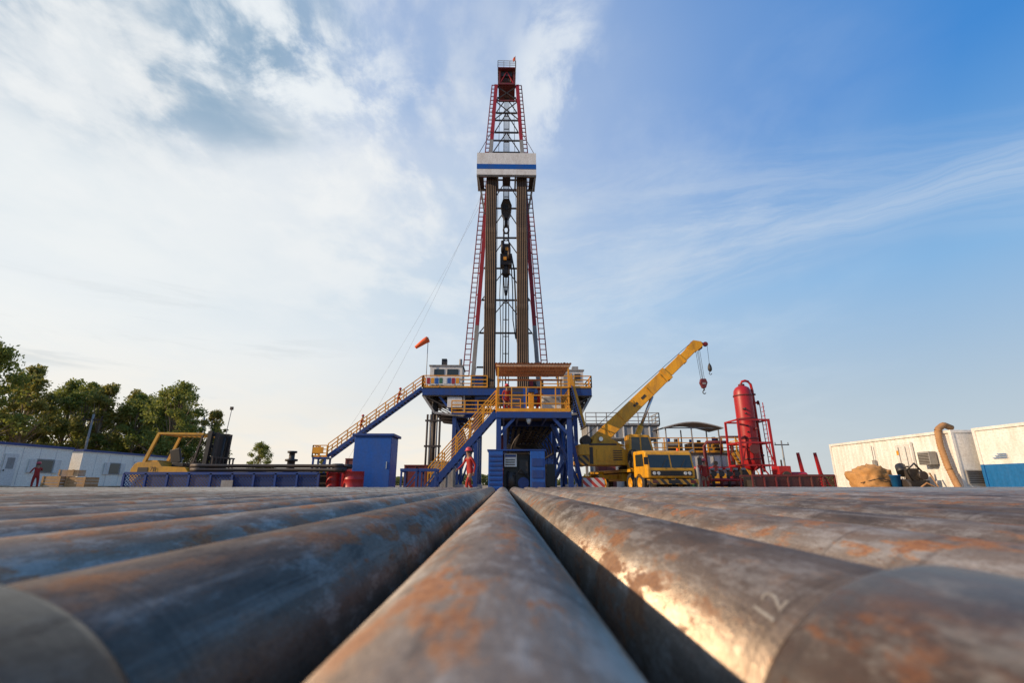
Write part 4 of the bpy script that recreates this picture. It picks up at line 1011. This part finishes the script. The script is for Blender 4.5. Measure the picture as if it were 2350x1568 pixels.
sp.part('support_frame',m)
m=MB()
for dy in (-.2,.2): m.beam((sx_+.98,sy+dy-.5,.3),(sx_+.9,sy+dy-.5,5.6),.04,.04,M_tank)
for i in range(18): m.beam((sx_+.97,sy-.7,.4+i*.29),(sx_+.97,sy-.3,.4+i*.29),.03,.03,M_tank)
sp.part('ladder',m,vs)
rk=Thing('steel_basket','low dark steel basket with mesh sides on the ground','rack',(13.8,24,0))
m=MB()
for yy in (23.6,24.8):
    m.beam((11.8,yy,.85),(15.75,yy,.85),.07,.09,M_dred); m.beam((11.8,yy,.12),(15.75,yy,.12),.07,.09,M_dred)
    for i in range(8): m.beam((11.8+i*.564,yy,0),(11.8+i*.564,yy,.85),.06,.06,M_dred)
rk.part('rack_frame',m)
m=MB(); m.add([(11.8,23.62,.15),(15.75,23.62,.15),(15.75,23.62,.8),(11.8,23.62,.8)],[(0,1,2,3)],M_meshr); m.bx(11.9,15.6,24.7,24.72,.15,.8,M_dark); m.bx(12,13.5,23.8,24.6,.1,.65,M_dark); rk.part('mesh_panel',m)
pu=Thing('pump_unit','small red diesel pump unit on a skid','pump',(17.4,28.5,0))
m=MB(); m.bx(15.5,17.7,28,29.2,0,.2,M_dark); m.bx(15.7,16.4,28.2,29,.2,1.45,M_tank); m.cyl((16.5,28.6,.8),(17.4,28.6,.8),.33,M_tank,18); m.cyl((16,28.4,1.45),(16,28.4,1.8),.05,M_dark,8); m.cyl((16.05,28.19,.9),(16.05,28.05,.9),.25,M_dark,16)
pu.part('pump_body',m,bevel=.03)
for x,t in ((18.05,.18),(19.1,.22)):
    th=Thing('red_post','slanted red steel post standing on the ground','post',(x,30,0),group='slanted red posts')
    m=MB(); m.beam((x+t,30,0),(x-.05,30,2.3),.2,.2,M_tank,.13,.13); m.bx(x+t-.2,x+t+.2,29.8,30.2,0,.06,M_tank); m.beam((x+t+.5,30,.05),(x+.05,30,1.3),.08,.08,M_tank); th.part('post_shaft',m)
# ------------------------------------------------------------------ containers
def container(name,label,x0,x1,y0,y1,h,lower=None,z0=.15):
    th=Thing(name,label,'container',((x0+x1)/2,(y0+y1)/2,0))
    m=MB()
    def corr(x,ya,yb,sgn):
        n=int((yb-ya)/.28); pts=[]; dp=.005 if lower else .018
        for i in range(n):
            a=ya+(yb-ya)*i/n; s=(yb-ya)/n
            pts+=[(a,0),(a+s*.35,0),(a+s*.5,dp),(a+s*.85,dp)]
        pts.append((yb,0))
        for (p,d),(q,e) in zip(pts[:-1],pts[1:]):
            zz=[z0+.12]+([1.2] if lower else [])+[h-.1]
            for za_,zb_,mt in ((zz[0],zz[1],lower or M_cont),)+(((zz[1],zz[2],M_cont),) if lower else ()):
                m.add([(x+sgn*d,p,za_),(x+sgn*e,q,za_),(x+sgn*e,q,zb_),(x+sgn*d,p,zb_)],[(0,1,2,3) if sgn<0 else (3,2,1,0)],mt)
    corr(x0+.05,y0+.1,y1-.1,1); corr(x1-.05,y0+.1,y1-.1,-1)
    m.bx(x0+.1,x1-.1,y0+.03,y0+.06,z0+.12,h-.1,M_cont); m.bx(x0+.1,x1-.1,y1-.06,y1-.03,z0+.12,h-.1,M_cont)
    m.bx(x0+.09,x1-.09,y0+.062,y1-.062,h-.07,h-.04,M_cont); m.bx(x0+.09,x1-.09,y0+.062,y1-.062,z0+.03,z0+.08,M_dark)
    b=th.part('container_shell',m)
    m=MB()
    for x in (x0,x1-.12):
        for y in (y0,y1-.12):
            if lower and x==x0: m.bx(x,x+.12,y,y+.12,z0,1.2,lower); m.bx(x,x+.12,y,y+.12,1.201,h,M_cont)
            else: m.bx(x,x+.12,y,y+.12,z0,h,M_cont)
        m.bx(x,x+.1,y0+.12,y1-.12,h-.12,h-.0,M_cont); m.bx(x,x+.1,y0+.12,y1-.12,z0,z0+.14,M_cont if not lower else lower)
    for y in (y0,y1-.1): m.bx(x0+.12,x1-.12,y,y+.1,h-.12,h,M_cont); m.bx(x0+.12,x1-.12,y,y+.1,z0,z0+.14,M_cont)
    for y in (y0+.5,y1-.8):
        m.bx(x0,x1,y,y+.3,0,z0-.002,M_dark)
    th.part('container_frame',m,bevel=.008)
    return th
cx0=18.55
c1_=container('shipping_container','weathered white shipping container with side door and units',cx0,cx0+2.45,20,27.8,2.62)
m=MB(); m.bx(cx0-.12,cx0-.005,22.05,22.95,.3,2.3,M_cont)
m.bx(cx0-.15,cx0-.122,22.12,22.88,.38,2.2,M_white); dr=c1_.part('door',m,bevel=.01)
m=MB(); 
for y in (22.3,22.7): m.cyl((cx0-.17,y,.5),(cx0-.17,y,2.1),.015,M_grey,6)
m.bx(cx0-.2,cx0-.155,22.3,22.7,1.2,1.25,M_dark); c1_.part('handle',m,dr)
m=MB(); m.bx(cx0-.16,cx0-.152,22.7,22.86,1.75,1.95,M_yel); c1_.part('warning_sign',m,dr)
m=MB(); m.bx(cx0-.35,cx0-.02,20.9,21.5,1.25,1.8,M_grey)
for i in range(7): m.bx(cx0-.37,cx0-.351,20.93,21.47,1.3+i*.065,1.33+i*.065,M_dark)
c1_.part('air_conditioner',m,bevel=.01)
m=MB(); m.bx(cx0+.2,cx0+.9,19.94,19.99,.45,1.0,M_grey)
for i in range(7): m.bx(cx0+.22,cx0+.88,19.92,19.938,.5+i*.07,.53+i*.07,M_dark)
c1_.part('vent_grille',m)
m=MB(); m.cyl((cx0-.06,24.5,2.3),(cx0-.06,24.5,.4),.02,M_grey,6); m.bx(cx0-.1,cx0-.01,24.4,24.6,1.3,1.6,M_grey); c1_.part('conduit',m)
c2x=19.2
c2_=container('shipping_container','white and blue shipping container with small lettering',c2x,c2x+2.45,13.7,19.75,2.65,lower=M_cblue)
m=MB()
for i in range(3):
    m.bx(c2x-.015,c2x-.005,18.6,19.15-.1*(i%3),1.42+i*.07,1.445+i*.07,M_cblue)
m.bx(c2x-.015,c2x-.012,18.59,18.6,1.42,1.585,M_cblue)
c2_.part('lettering',m)
th=Thing('duct_hose','brown flexible duct hose draped over a container','hose',(18.3,20.3,0))
m=MB(); pts=[];rs=[]
ctl=[Vector((19.1,20.5,2.75)),Vector((18.75,20.45,2.88)),Vector((18.38,20.4,2.66)),Vector((18.3,20.35,2.0)),Vector((18.25,20.2,1.2)),Vector((18.15,19.9,.55)),Vector((18.0,19.6,.15))]
for i in range(len(ctl)-1):
    for k in range(14):
        pts.append(ctl[i].lerp(ctl[i+1],k/14)); rs.append(.105+.022*(len(pts)%2))
for _ in range(6):
    pts=[pts[0]]+[(pts[i-1]+pts[i]*2+pts[i+1])/4 for i in range(1,len(pts)-1)]+[pts[-1]]
m.tube(pts,rs,M_hose,12); th.part('hose_body',m)
def blob(th,name,c,s,mat,seed):
    vv=[];fs=[]; nu,nv=56,30; N=mathutils.noise.noise
    for j in range(nv+1):
        ph=math.pi*j/nv
        for i in range(nu):
            t=2*math.pi*i/nu; d=Vector((math.sin(ph)*math.cos(t),math.sin(ph)*math.sin(t),math.cos(ph)))
            k=1+.2*N(d*1.6+Vector((seed,0,0)))+.14*N(d*4+Vector((0,seed,0)))+.16*(abs(N(d*6+Vector((0,0,seed))))-.2)+.07*abs(N(d*13+Vector((0,0,seed))))
            dd=Vector((math.copysign(abs(d.x)**.75,d.x),math.copysign(abs(d.y)**.75,d.y),math.copysign(abs(d.z)**.8,d.z)))
            p=Vector(c)+Vector((dd.x*s[0],dd.y*s[1],dd.z*s[2]))*k; p.z=max(p.z,.01); vv.append(p)
    for j in range(nv):
        for i in range(nu): fs.append((j*nu+i,j*nu+(i+1)%nu,(j+1)*nu+(i+1)%nu,(j+1)*nu+i))
    m=MB(); m.add(vv,fs,mat,True)
    m.tube([(c[0]-s[0]*.98,c[1]-s[1]*.5,.5),(c[0]-s[0]*.3,c[1]-s[1]*1.12,.7),(c[0]+s[0]*.5,c[1]-s[1]*1.1,.55),(c[0]+s[0]*1.02,c[1]-s[1]*.4,.6)],.02,M_dark,6)
    return th.part(name,m)
th=Thing('tarp_bundle','golden brown tarpaulin draped over a stack on the ground','tarp',(16.8,22.8,0))
blob(th,'tarp_cover',(16.85,22.8,.58),(.78,.8,.66),M_tarp,3)
th=Thing('machine_scrap','dark greasy machine parts piled beside a container','machine',(17.8,21.0,0))
m=MB(); ox=.15
m.cyl((17.0+ox,21.3,.35),(17.9+ox,21.3,.35),.3,M_dark,14); m.cyl((17.3+ox,21.6,.9),(17.5+ox,21.9,1.2),.2,M_black,12); m.bx(17.1+ox,17.9+ox,21.0,21.8,.05,.6,M_black); m.bx(17.3+ox,17.7+ox,21.2,21.5,.6,1.1,M_dark)
m.tube([(17.2+ox,21,.6),(17.0+ox,21,1.0),(17.4+ox,21,1.3),(17.8+ox,21.1,.9)],.04,M_black); m.cyl((17.6+ox,21,.8),(17.6+ox,20.85,.8),.18,M_dark,14)
m.tube([(17.2+ox,20.9,.2),(17.5+ox,20.7,.5),(17.9+ox,20.6,.25),(17.8+ox,20.8,.9)],.035,M_hose)
th.part('machine_body',m)
th=Thing('bucket','blue plastic bucket on a dark block','bucket',(16.95,21.3,0))
m=MB(); bx_,by_=17.0,21.5; m.lathe([(0,.3),(.16,.3),(.2,.8),(.22,.8),(.22,.83),(.19,.83),(.15,.33),(0,.33)],(bx_,by_,0),(0,0,1),M_cblue,20); m.bx(bx_-.18,bx_+.18,by_-.18,by_+.18,0,.3,M_dark); th.part('bucket_body',m)
# ------------------------------------------------------------------ site cabins
def cabin(name,label,y0,y1,h,win,doors,x1=-31.9,w_=3):
    th=Thing(name,label,'cabin',(x1-w_/2,(y0+y1)/2,0)); x0=x1-w_
    m=MB(); m.bx(x0,x1,y0,y1,.3,h-.22,M_cab)
    n=int((y1-y0)/1.2)
    for i in range(n+1): yy=y0+(y1-y0)*i/n; m.bx(x1+.002,x1+.015,yy-.02,yy+.02,.3,h-.22,M_white)
    b=th.part('wall',m)
    m=MB(); m.bx(x0-.08,x1+.08,y0-.08,y1+.08,h-.16,h,M_blue); m.bx(x0-.04,x1+.04,y0-.04,y1+.04,h-.218,h-.162,M_cab); th.part('roof',m)
    m=MB(); m.bx(x0+.15,x1-.12,y0+.1,y1-.1,.2,.298,M_dark)
    for i in range(5): yy=y0+.3+i*(y1-y0-.6)/4; m.bx(x0+.2,x1-.1,yy-.15,yy+.15,0,.2,M_dark)
    th.part('skid',m)
    for (a_,b2) in win:
        m=MB(); m.bx(x1+.02,x1+.05,a_-.08,b2+.08,1.2,2.12,M_grey); wf=th.part('window',m); m=MB(); m.bx(x1+.052,x1+.06,a_,b2,1.28,2.04,M_glass); th.part('pane',m,wf)
        for (u_,v_) in ((a_-.6,a_-.1),(b2+.1,b2+.6)):
            m=MB(); m.bx(x1+.02,x1+.1,u_,v_,1.2,2.1,M_white); th.part('shutter',m,wf)
    for d_ in doors:
        m=MB(); m.bx(x1+.02,x1+.06,d_,d_+.9,.35,2.35,M_white); dd=th.part('door',m); m=MB(); m.bx(x1+.062,x1+.1,d_+.08,d_+.14,1.25,1.35,M_dark); th.part('handle',m,dd)
        m=MB(); m.bx(x1+.062,x1+.07,d_+.2,d_+.7,1.4,2.1,M_grey); th.part('door_panel',m,dd)
cabin('site_cabin','long white site office cabin with blue roof edge',26,37.2,3.05,[(34.6,35.8),(28,29)],[32.3])
cabin('site_cabin','white site cabin with blue roof edge and small windows',38.2,50,3.0,[(41,42),(46.5,47.5)],[43.6])
def pole(name,label,x,y,h,r,extra=None,tilt=0):
    th=Thing(name,label,'pole',(x,y,0)); m=MB(); m.cyl((x,y,0),(x+tilt,y,h),r,M_grey,8,r*.7); th.part('pole_shaft',m)
    m=MB()
    if extra=='arm':
        m.beam((x-.9,y,h-.5),(x+.9,y,h-.5),.1,.12,M_dark)
        for dx in (-.8,0,.8): m.cyl((x+dx,y,h-.45),(x+dx,y,h-.2),.05,M_dark,6)
        th.part('cross_arm',m)
    elif extra=='lamp':
        m.bx(x+tilt-.08,x+tilt+.08,y-.08,y+.06,h-.05,h+.15,M_dark); th.part('lamp_head',m)
pole('utility_pole','grey utility pole with cross arm near the trees',-37.5,45,6.6,.12,'arm')
pole('utility_pole','grey utility pole with cross arm near the cabins',-39,64,8.8,.14,'arm')
pole('light_pole','thin leaning pole with small lamp head',-17.9,31.5,5.1,.03,'lamp',.35)
pole('utility_pole','grey utility pole standing in the field',34.2,60,5.6,.12,'arm')
# ------------------------------------------------------------------ persons
def person(loc,heading,pose,label,hat=None,name='person'):
    J={};E=[];Rr={}
    def j(n,p,r,par=None):
        J[n]=Vector(p);Rr[n]=r
        if par: E.append((par,n))
    P=pose; lean=P.get('lean',0)
    j('pelvis',(0,0,.95),(.15,.11))
    j('belly',(0,lean*.12,1.10),(.135,.10),'pelvis'); j('chest',(0,lean*.3,1.32),(.16,.11),'belly'); j('neck',(0,lean*.4,1.49),(.055,.055),'chest')
    j('head',(0,lean*.45+.02,1.60),(.075,.088),'neck'); j('crown',(0,lean*.45+.015,1.70),(.072,.083),'head'); j('nose',(0,lean*.45+.115,1.605),(.014,.016),'head')
    for s,n in ((-1,'l'),(1,'r')):
        sh=Vector((s*.18,lean*.36,1.42)); j('sh'+n,sh,(.058,.058),'chest')
        el=sh+Vector(P['el'+n]); j('el'+n,el,(.044,.044),'sh'+n); wr=el+Vector(P['wr'+n]); j('wr'+n,wr,(.028,.03),'el'+n)
        d=(wr-el).normalized(); pa=wr+d*.06; j('pa'+n,pa,(.034,.02),'wr'+n)
        side=Vector((0,1,0)) if abs(d.y)<.7 else Vector((0,0,1))
        side=(side-d*side.dot(d)).normalized(); inw=d.cross(side).normalized()*(-s)
        for k,(o_,l_) in enumerate(((.03,.065),(.01,.075),(-.01,.07),(-.03,.055))):
            b0=pa+d*.035+side*o_; j('f%d%sa'%(k,n),b0,(.0095,.0095),'pa'+n); j('f%d%sb'%(k,n),b0+d*l_*.55+inw*.008,(.0085,.0085),'f%d%sa'%(k,n)); j('f%d%sc'%(k,n),b0+d*l_*.85+inw*.03,(.007,.007),'f%d%sb'%(k,n))
        j('t%sa'%n,wr+d*.035+side*.045,(.0105,.0105),'pa'+n); j('t%sb'%n,wr+d*.075+side*.06+inw*.015,(.009,.009),'t%sa'%n)
        hp=Vector((s*.095,0,.90)); j('hp'+n,hp,(.098,.098),'pelvis')
        kn=hp+Vector(P['kn'+n]); j('kn'+n,kn,(.064,.066),'hp'+n); an=kn+Vector(P['an'+n]); j('an'+n,an,(.05,.053),'kn'+n)
        he=an+Vector((0,-.01,-.05)); j('he'+n,he,(.045,.045),'an'+n); j('to'+n,he+Vector((s*.02,.17,-.01+P.get('toe'+n,0))),(.042,.032),'he'+n)
    names=list(J); idx={n:i for i,n in enumerate(names)}
    me=bpy.data.meshes.new('body'); me.from_pydata([J[n] for n in names],[(idx[a],idx[b]) for a,b in E],[])
    o=bpy.data.objects.new('tmpbody',me); COL.objects.link(o)
    sk=o.modifiers.new('Skin','SKIN'); su=o.modifiers.new('Sub','SUBSURF'); su.levels=1; su.render_levels=1
    sv=me.skin_vertices[0].data
    for i,n in enumerate(names): sv[i].radius=Rr[n]; sv[i].use_root=(n=='pelvis')
    dg=bpy.context.evaluated_depsgraph_get(); bm=bpy.data.meshes.new_from_object(o.evaluated_get(dg)); bpy.data.objects.remove(o)
    minz=min(v.co.z for v in bm.vertices)
    for v in bm.vertices: v.co.z-=minz
    bm.materials.clear()
    for mt_ in (M_cover,M_skin,M_boot): bm.materials.append(mt_)
    keys=[(J[n]-Vector((0,0,minz)),n) for n in names]
    for p in bm.polygons:
        c=p.center; n=min(keys,key=lambda q:(q[0]-c).length)[1]
        p.use_smooth=True
        if n in('head','crown','nose','neck') or n[:2]=='pa' or (n[0]=='f' and n[1].isdigit()) or n in('tla','tlb','tra','trb'): p.material_index=1
        elif n[:2] in('he','to','an') : p.material_index=2
    th=Thing(name,label,'person',loc,heading)
    b=addobj('body',bm,th.o)
    hc=J['crown']-Vector((0,0,minz)); m=MB()
    m.lathe([(.155,-.012),(.158,-.002),(.122,.008),(.12,.05),(.1,.10),(.06,.13),(0,.14)],hc+Vector((0,.0,-.01)),(0,0,1),hat or M_hat,20)
    th.part('hard_hat',m,local=True)
    m=MB(); m.lathe([(.09,-.09),(.096,-.05),(.098,.0)],hc+Vector((0,-.014,-.0)),(0,0,1),M_black,16); th.part('hair',m,local=True)
    fc=J['head']-Vector((0,0,minz)); m=MB()
    for s in (-1,1): m.cyl(fc+Vector((s*.03,.076,.03)),fc+Vector((s*.03,.093,.03)),.011,M_black,8)
    m.bx(fc.x-.022,fc.x+.022,fc.y+.08,fc.y+.091,fc.z-.045,fc.z-.037,M_dred)
    th.part('face',m,local=True)
    return th
walk=dict(lean=.15,ell=(-.05,-.14,-.26),wrl=(-.0,.05,-.25),elr=(.05,.14,-.25),wrr=(-.02,.20,-.15),knl=(-.01,.20,-.38),anl=(0,-.02,-.41),knr=(.01,-.05,-.43),anr=(0,-.26,-.33),toer=.0)
stand=dict(lean=.05,ell=(-.07,-.03,-.28),wrl=(.02,.08,-.24),elr=(.07,-.03,-.28),wrr=(-.02,.10,-.23),knl=(-.02,.02,-.43),anl=(0,-.03,-.42),knr=(.03,.02,-.43),anr=(.01,-.03,-.42))
reach=dict(lean=.2,ell=(-.08,.12,-.24),wrl=(.04,.24,-.05),elr=(.12,.20,-.14),wrr=(.0,.26,.04),knl=(-.02,.03,-.43),anl=(0,-.04,-.42),knr=(.06,.02,-.43),anr=(.02,-.03,-.42))
climb=dict(lean=.25,ell=(-.1,.05,-.26),wrl=(-.05,.24,-.06),elr=(.1,.12,-.24),wrr=(.04,.24,.02),knl=(-.01,.26,-.34),anl=(0,-.02,-.42),knr=(.01,.0,-.43),anr=(0,-.06,-.42))
person((-1.25,18.9,0),R(125),walk,'person in red coveralls and hard hat walking beside the stair')
person((.18,27.0,pz),R(190),stand,'person in red coveralls standing at the platform railing')
person((2.1,28.0,pz),R(160),reach,'person in red coveralls working on the platform')
def onstair(x): return 2.9+(x+16.3)/8.4*6.5+.02
person((-10.2,46.75,onstair(-10.2)),R(-90),climb,'person in red coveralls climbing the long stair')
person((-13.6,46.75,onstair(-13.6)),R(-90),climb,'person in red coveralls on the lower part of the stair')
person((-30.2,33,0),R(60),reach,'person in red coveralls reaching toward the cabin door')
person((11.45,28.3,0),R(180),stand,'person in orange coveralls standing beside the crane truck')
# ------------------------------------------------------------------ trees
def tree_mesh(seed,H,Rc,leafm,nclump=46,nleaf=170,ls=.155,bot=.16):
    rg=np.random.default_rng(seed); rr=random.Random(seed)
    t=MB(); pts=[];rs=[]
    for i in range(8):
        k=i/7; pts.append((math.sin(k*3+seed)*.25*k,math.cos(k*2.3+seed)*.25*k,H*.85*k)); rs.append(max(.04,.22*(1-k)**.8*H/10))
    t.tube(pts,rs,M_bark,8)
    cl=[]
    for i in range(nclump):
        zz=bot+(1-bot)*rr.random()**.9; k=(zz-bot)/(1-bot)
        prof=math.sin(math.pi*min(1,.22+.76*k))**.75
        a=rr.random()*6.283; rad=Rc*prof*math.sqrt(rr.random())*.95
        c=Vector((rad*math.cos(a),rad*math.sin(a),zz*H*.97)); cl.append((c,rr.uniform(.35,.85)*Rc*.28))
        if i%2==0:
            s0=Vector(pts[min(6,max(1,int(7*zz*.75)))]); mid=s0.lerp(c,.5)+Vector((0,0,-.2))
            t.tube([s0,mid,c],[.07*H/10,.045*H/10,.015],M_bark,5)
    V=[]
    for c,r in cl:
        n=int(nleaf*rr.uniform(.5,1.3))
        d=rg.normal(size=(n,3)); d/=np.linalg.norm(d,axis=1)[:,None]; rad=r*rg.random(n)**.45*rg.uniform(.8,1.35,n)
        p=d*rad[:,None]*np.array([1.1,1.1,.9])+np.array(c)
        a=rg.normal(size=(n,3)); a/=np.linalg.norm(a,axis=1)[:,None]; b=np.cross(a,rg.normal(size=(n,3))); b/=np.linalg.norm(b,axis=1)[:,None]
        s=ls*rg.uniform(.5,1.3,n)[:,None]
        q=np.stack([p-a*s,p-b*s*.5,p+a*s,p+b*s*.5],1); V.append(q.reshape(-1,3))
    V=np.concatenate(V); n=len(V)//4
    me=bpy.data.meshes.new('crown'); me.vertices.add(len(V)); me.vertices.foreach_set('co',V.ravel())
    me.loops.add(len(V)); me.loops.foreach_set('vertex_index',np.arange(len(V))); me.polygons.add(n)
    me.polygons.foreach_set('loop_start',np.arange(n)*4); me.polygons.foreach_set('loop_total',np.full(n,4)); me.update(calc_edges=True)
    me.materials.append(leafm)
    return t.mesh('trunk'),me
TV=[tree_mesh(1,11,3.2,M_leaf,66),tree_mesh(2,11,2.7,M_leaf2,60),tree_mesh(3,11,3.6,M_leaf,76),tree_mesh(5,11,3.0,M_leaf2,64)]
def tree(x,y,s,v,rz,label='leafy green tree behind the site cabins',g='trees behind the cabins'):
    e=Thing('tree',label,'tree',(x,y,0),rz,g); e.o.scale=(s,s,s)
    a=addobj('trunk',TV[v][0],e.o); b=addobj('crown',TV[v][1],e.o)
for (x,y,s,v,rz) in ((-43,39.5,1.14,2,0),(-42.6,44,.93,1,1),(-46,47,1.06,3,2),(-42.5,50,.96,0,.5),(-46.5,52.5,1.04,2,2.4),(-40.3,49.5,.94,3,1.9),(-43,57,1.02,1,4),(-37.4,50.5,.86,0,5),(-33.4,50,.98,2,3.3),(-38,57,.9,1,.3),(-31.2,53,.74,3,.8),(-53,46,1.15,0,1.2),(-50,60,1.1,3,1.1),(-41.5,62,1.02,2,2.9),(-45,64,1.05,0,.9),(-35.6,55,.78,3,4.4),(-39.2,53.5,.9,2,1.3)):
    tree(x,y,s,v,rz)
for (x,y,s,v,rz) in ((-38.9,80,.64,2,0),(-31,86,.44,3,1),(-13.5,95,.3,0,1)):
    tree(x,y,s,v,rz,'small round tree standing beyond the site','distant trees beyond the site')
def scatter(name,x0,x1,y0,y1,h0,h1,n,ls,mat,seed,lab):
    rg=np.random.default_rng(seed); x=rg.uniform(x0,x1,n); y=rg.uniform(y0,y1,n)
    hh=h0+(h1-h0)*(.5+.5*np.sin(x*.13)*np.cos(x*.041+seed))
    z=rg.random(n)**.8*hh
    p=np.stack([x,y,z],1); a=rg.normal(size=(n,3)); a/=np.linalg.norm(a,axis=1)[:,None]; b=np.cross(a,rg.normal(size=(n,3))); b/=np.linalg.norm(b,axis=1)[:,None]
    s=ls*rg.uniform(.5,1.3,n)[:,None]; V=np.stack([p-a*s,p-b*s*.6,p+a*s,p+b*s*.6],1).reshape(-1,3)
    me=bpy.data.meshes.new(name); me.vertices.add(len(V)); me.vertices.foreach_set('co',V.ravel()); me.loops.add(len(V)); me.loops.foreach_set('vertex_index',np.arange(len(V))); me.polygons.add(n)
    me.polygons.foreach_set('loop_start',np.arange(n)*4); me.polygons.foreach_set('loop_total',np.full(n,4)); me.update(calc_edges=True); me.materials.append(mat)
    o=addobj(name,me); o['kind']='stuff'; o['label']=lab; o['category']='vegetation'
scatter('far_treeline',-200,260,170,190,1.2,4,26000,.7,M_leaff,3,'far line of trees along the horizon')
scatter('crop_field',12,70,52,75,.8,2.1,22000,.3,M_leaff,5,'green crop field beyond the site')
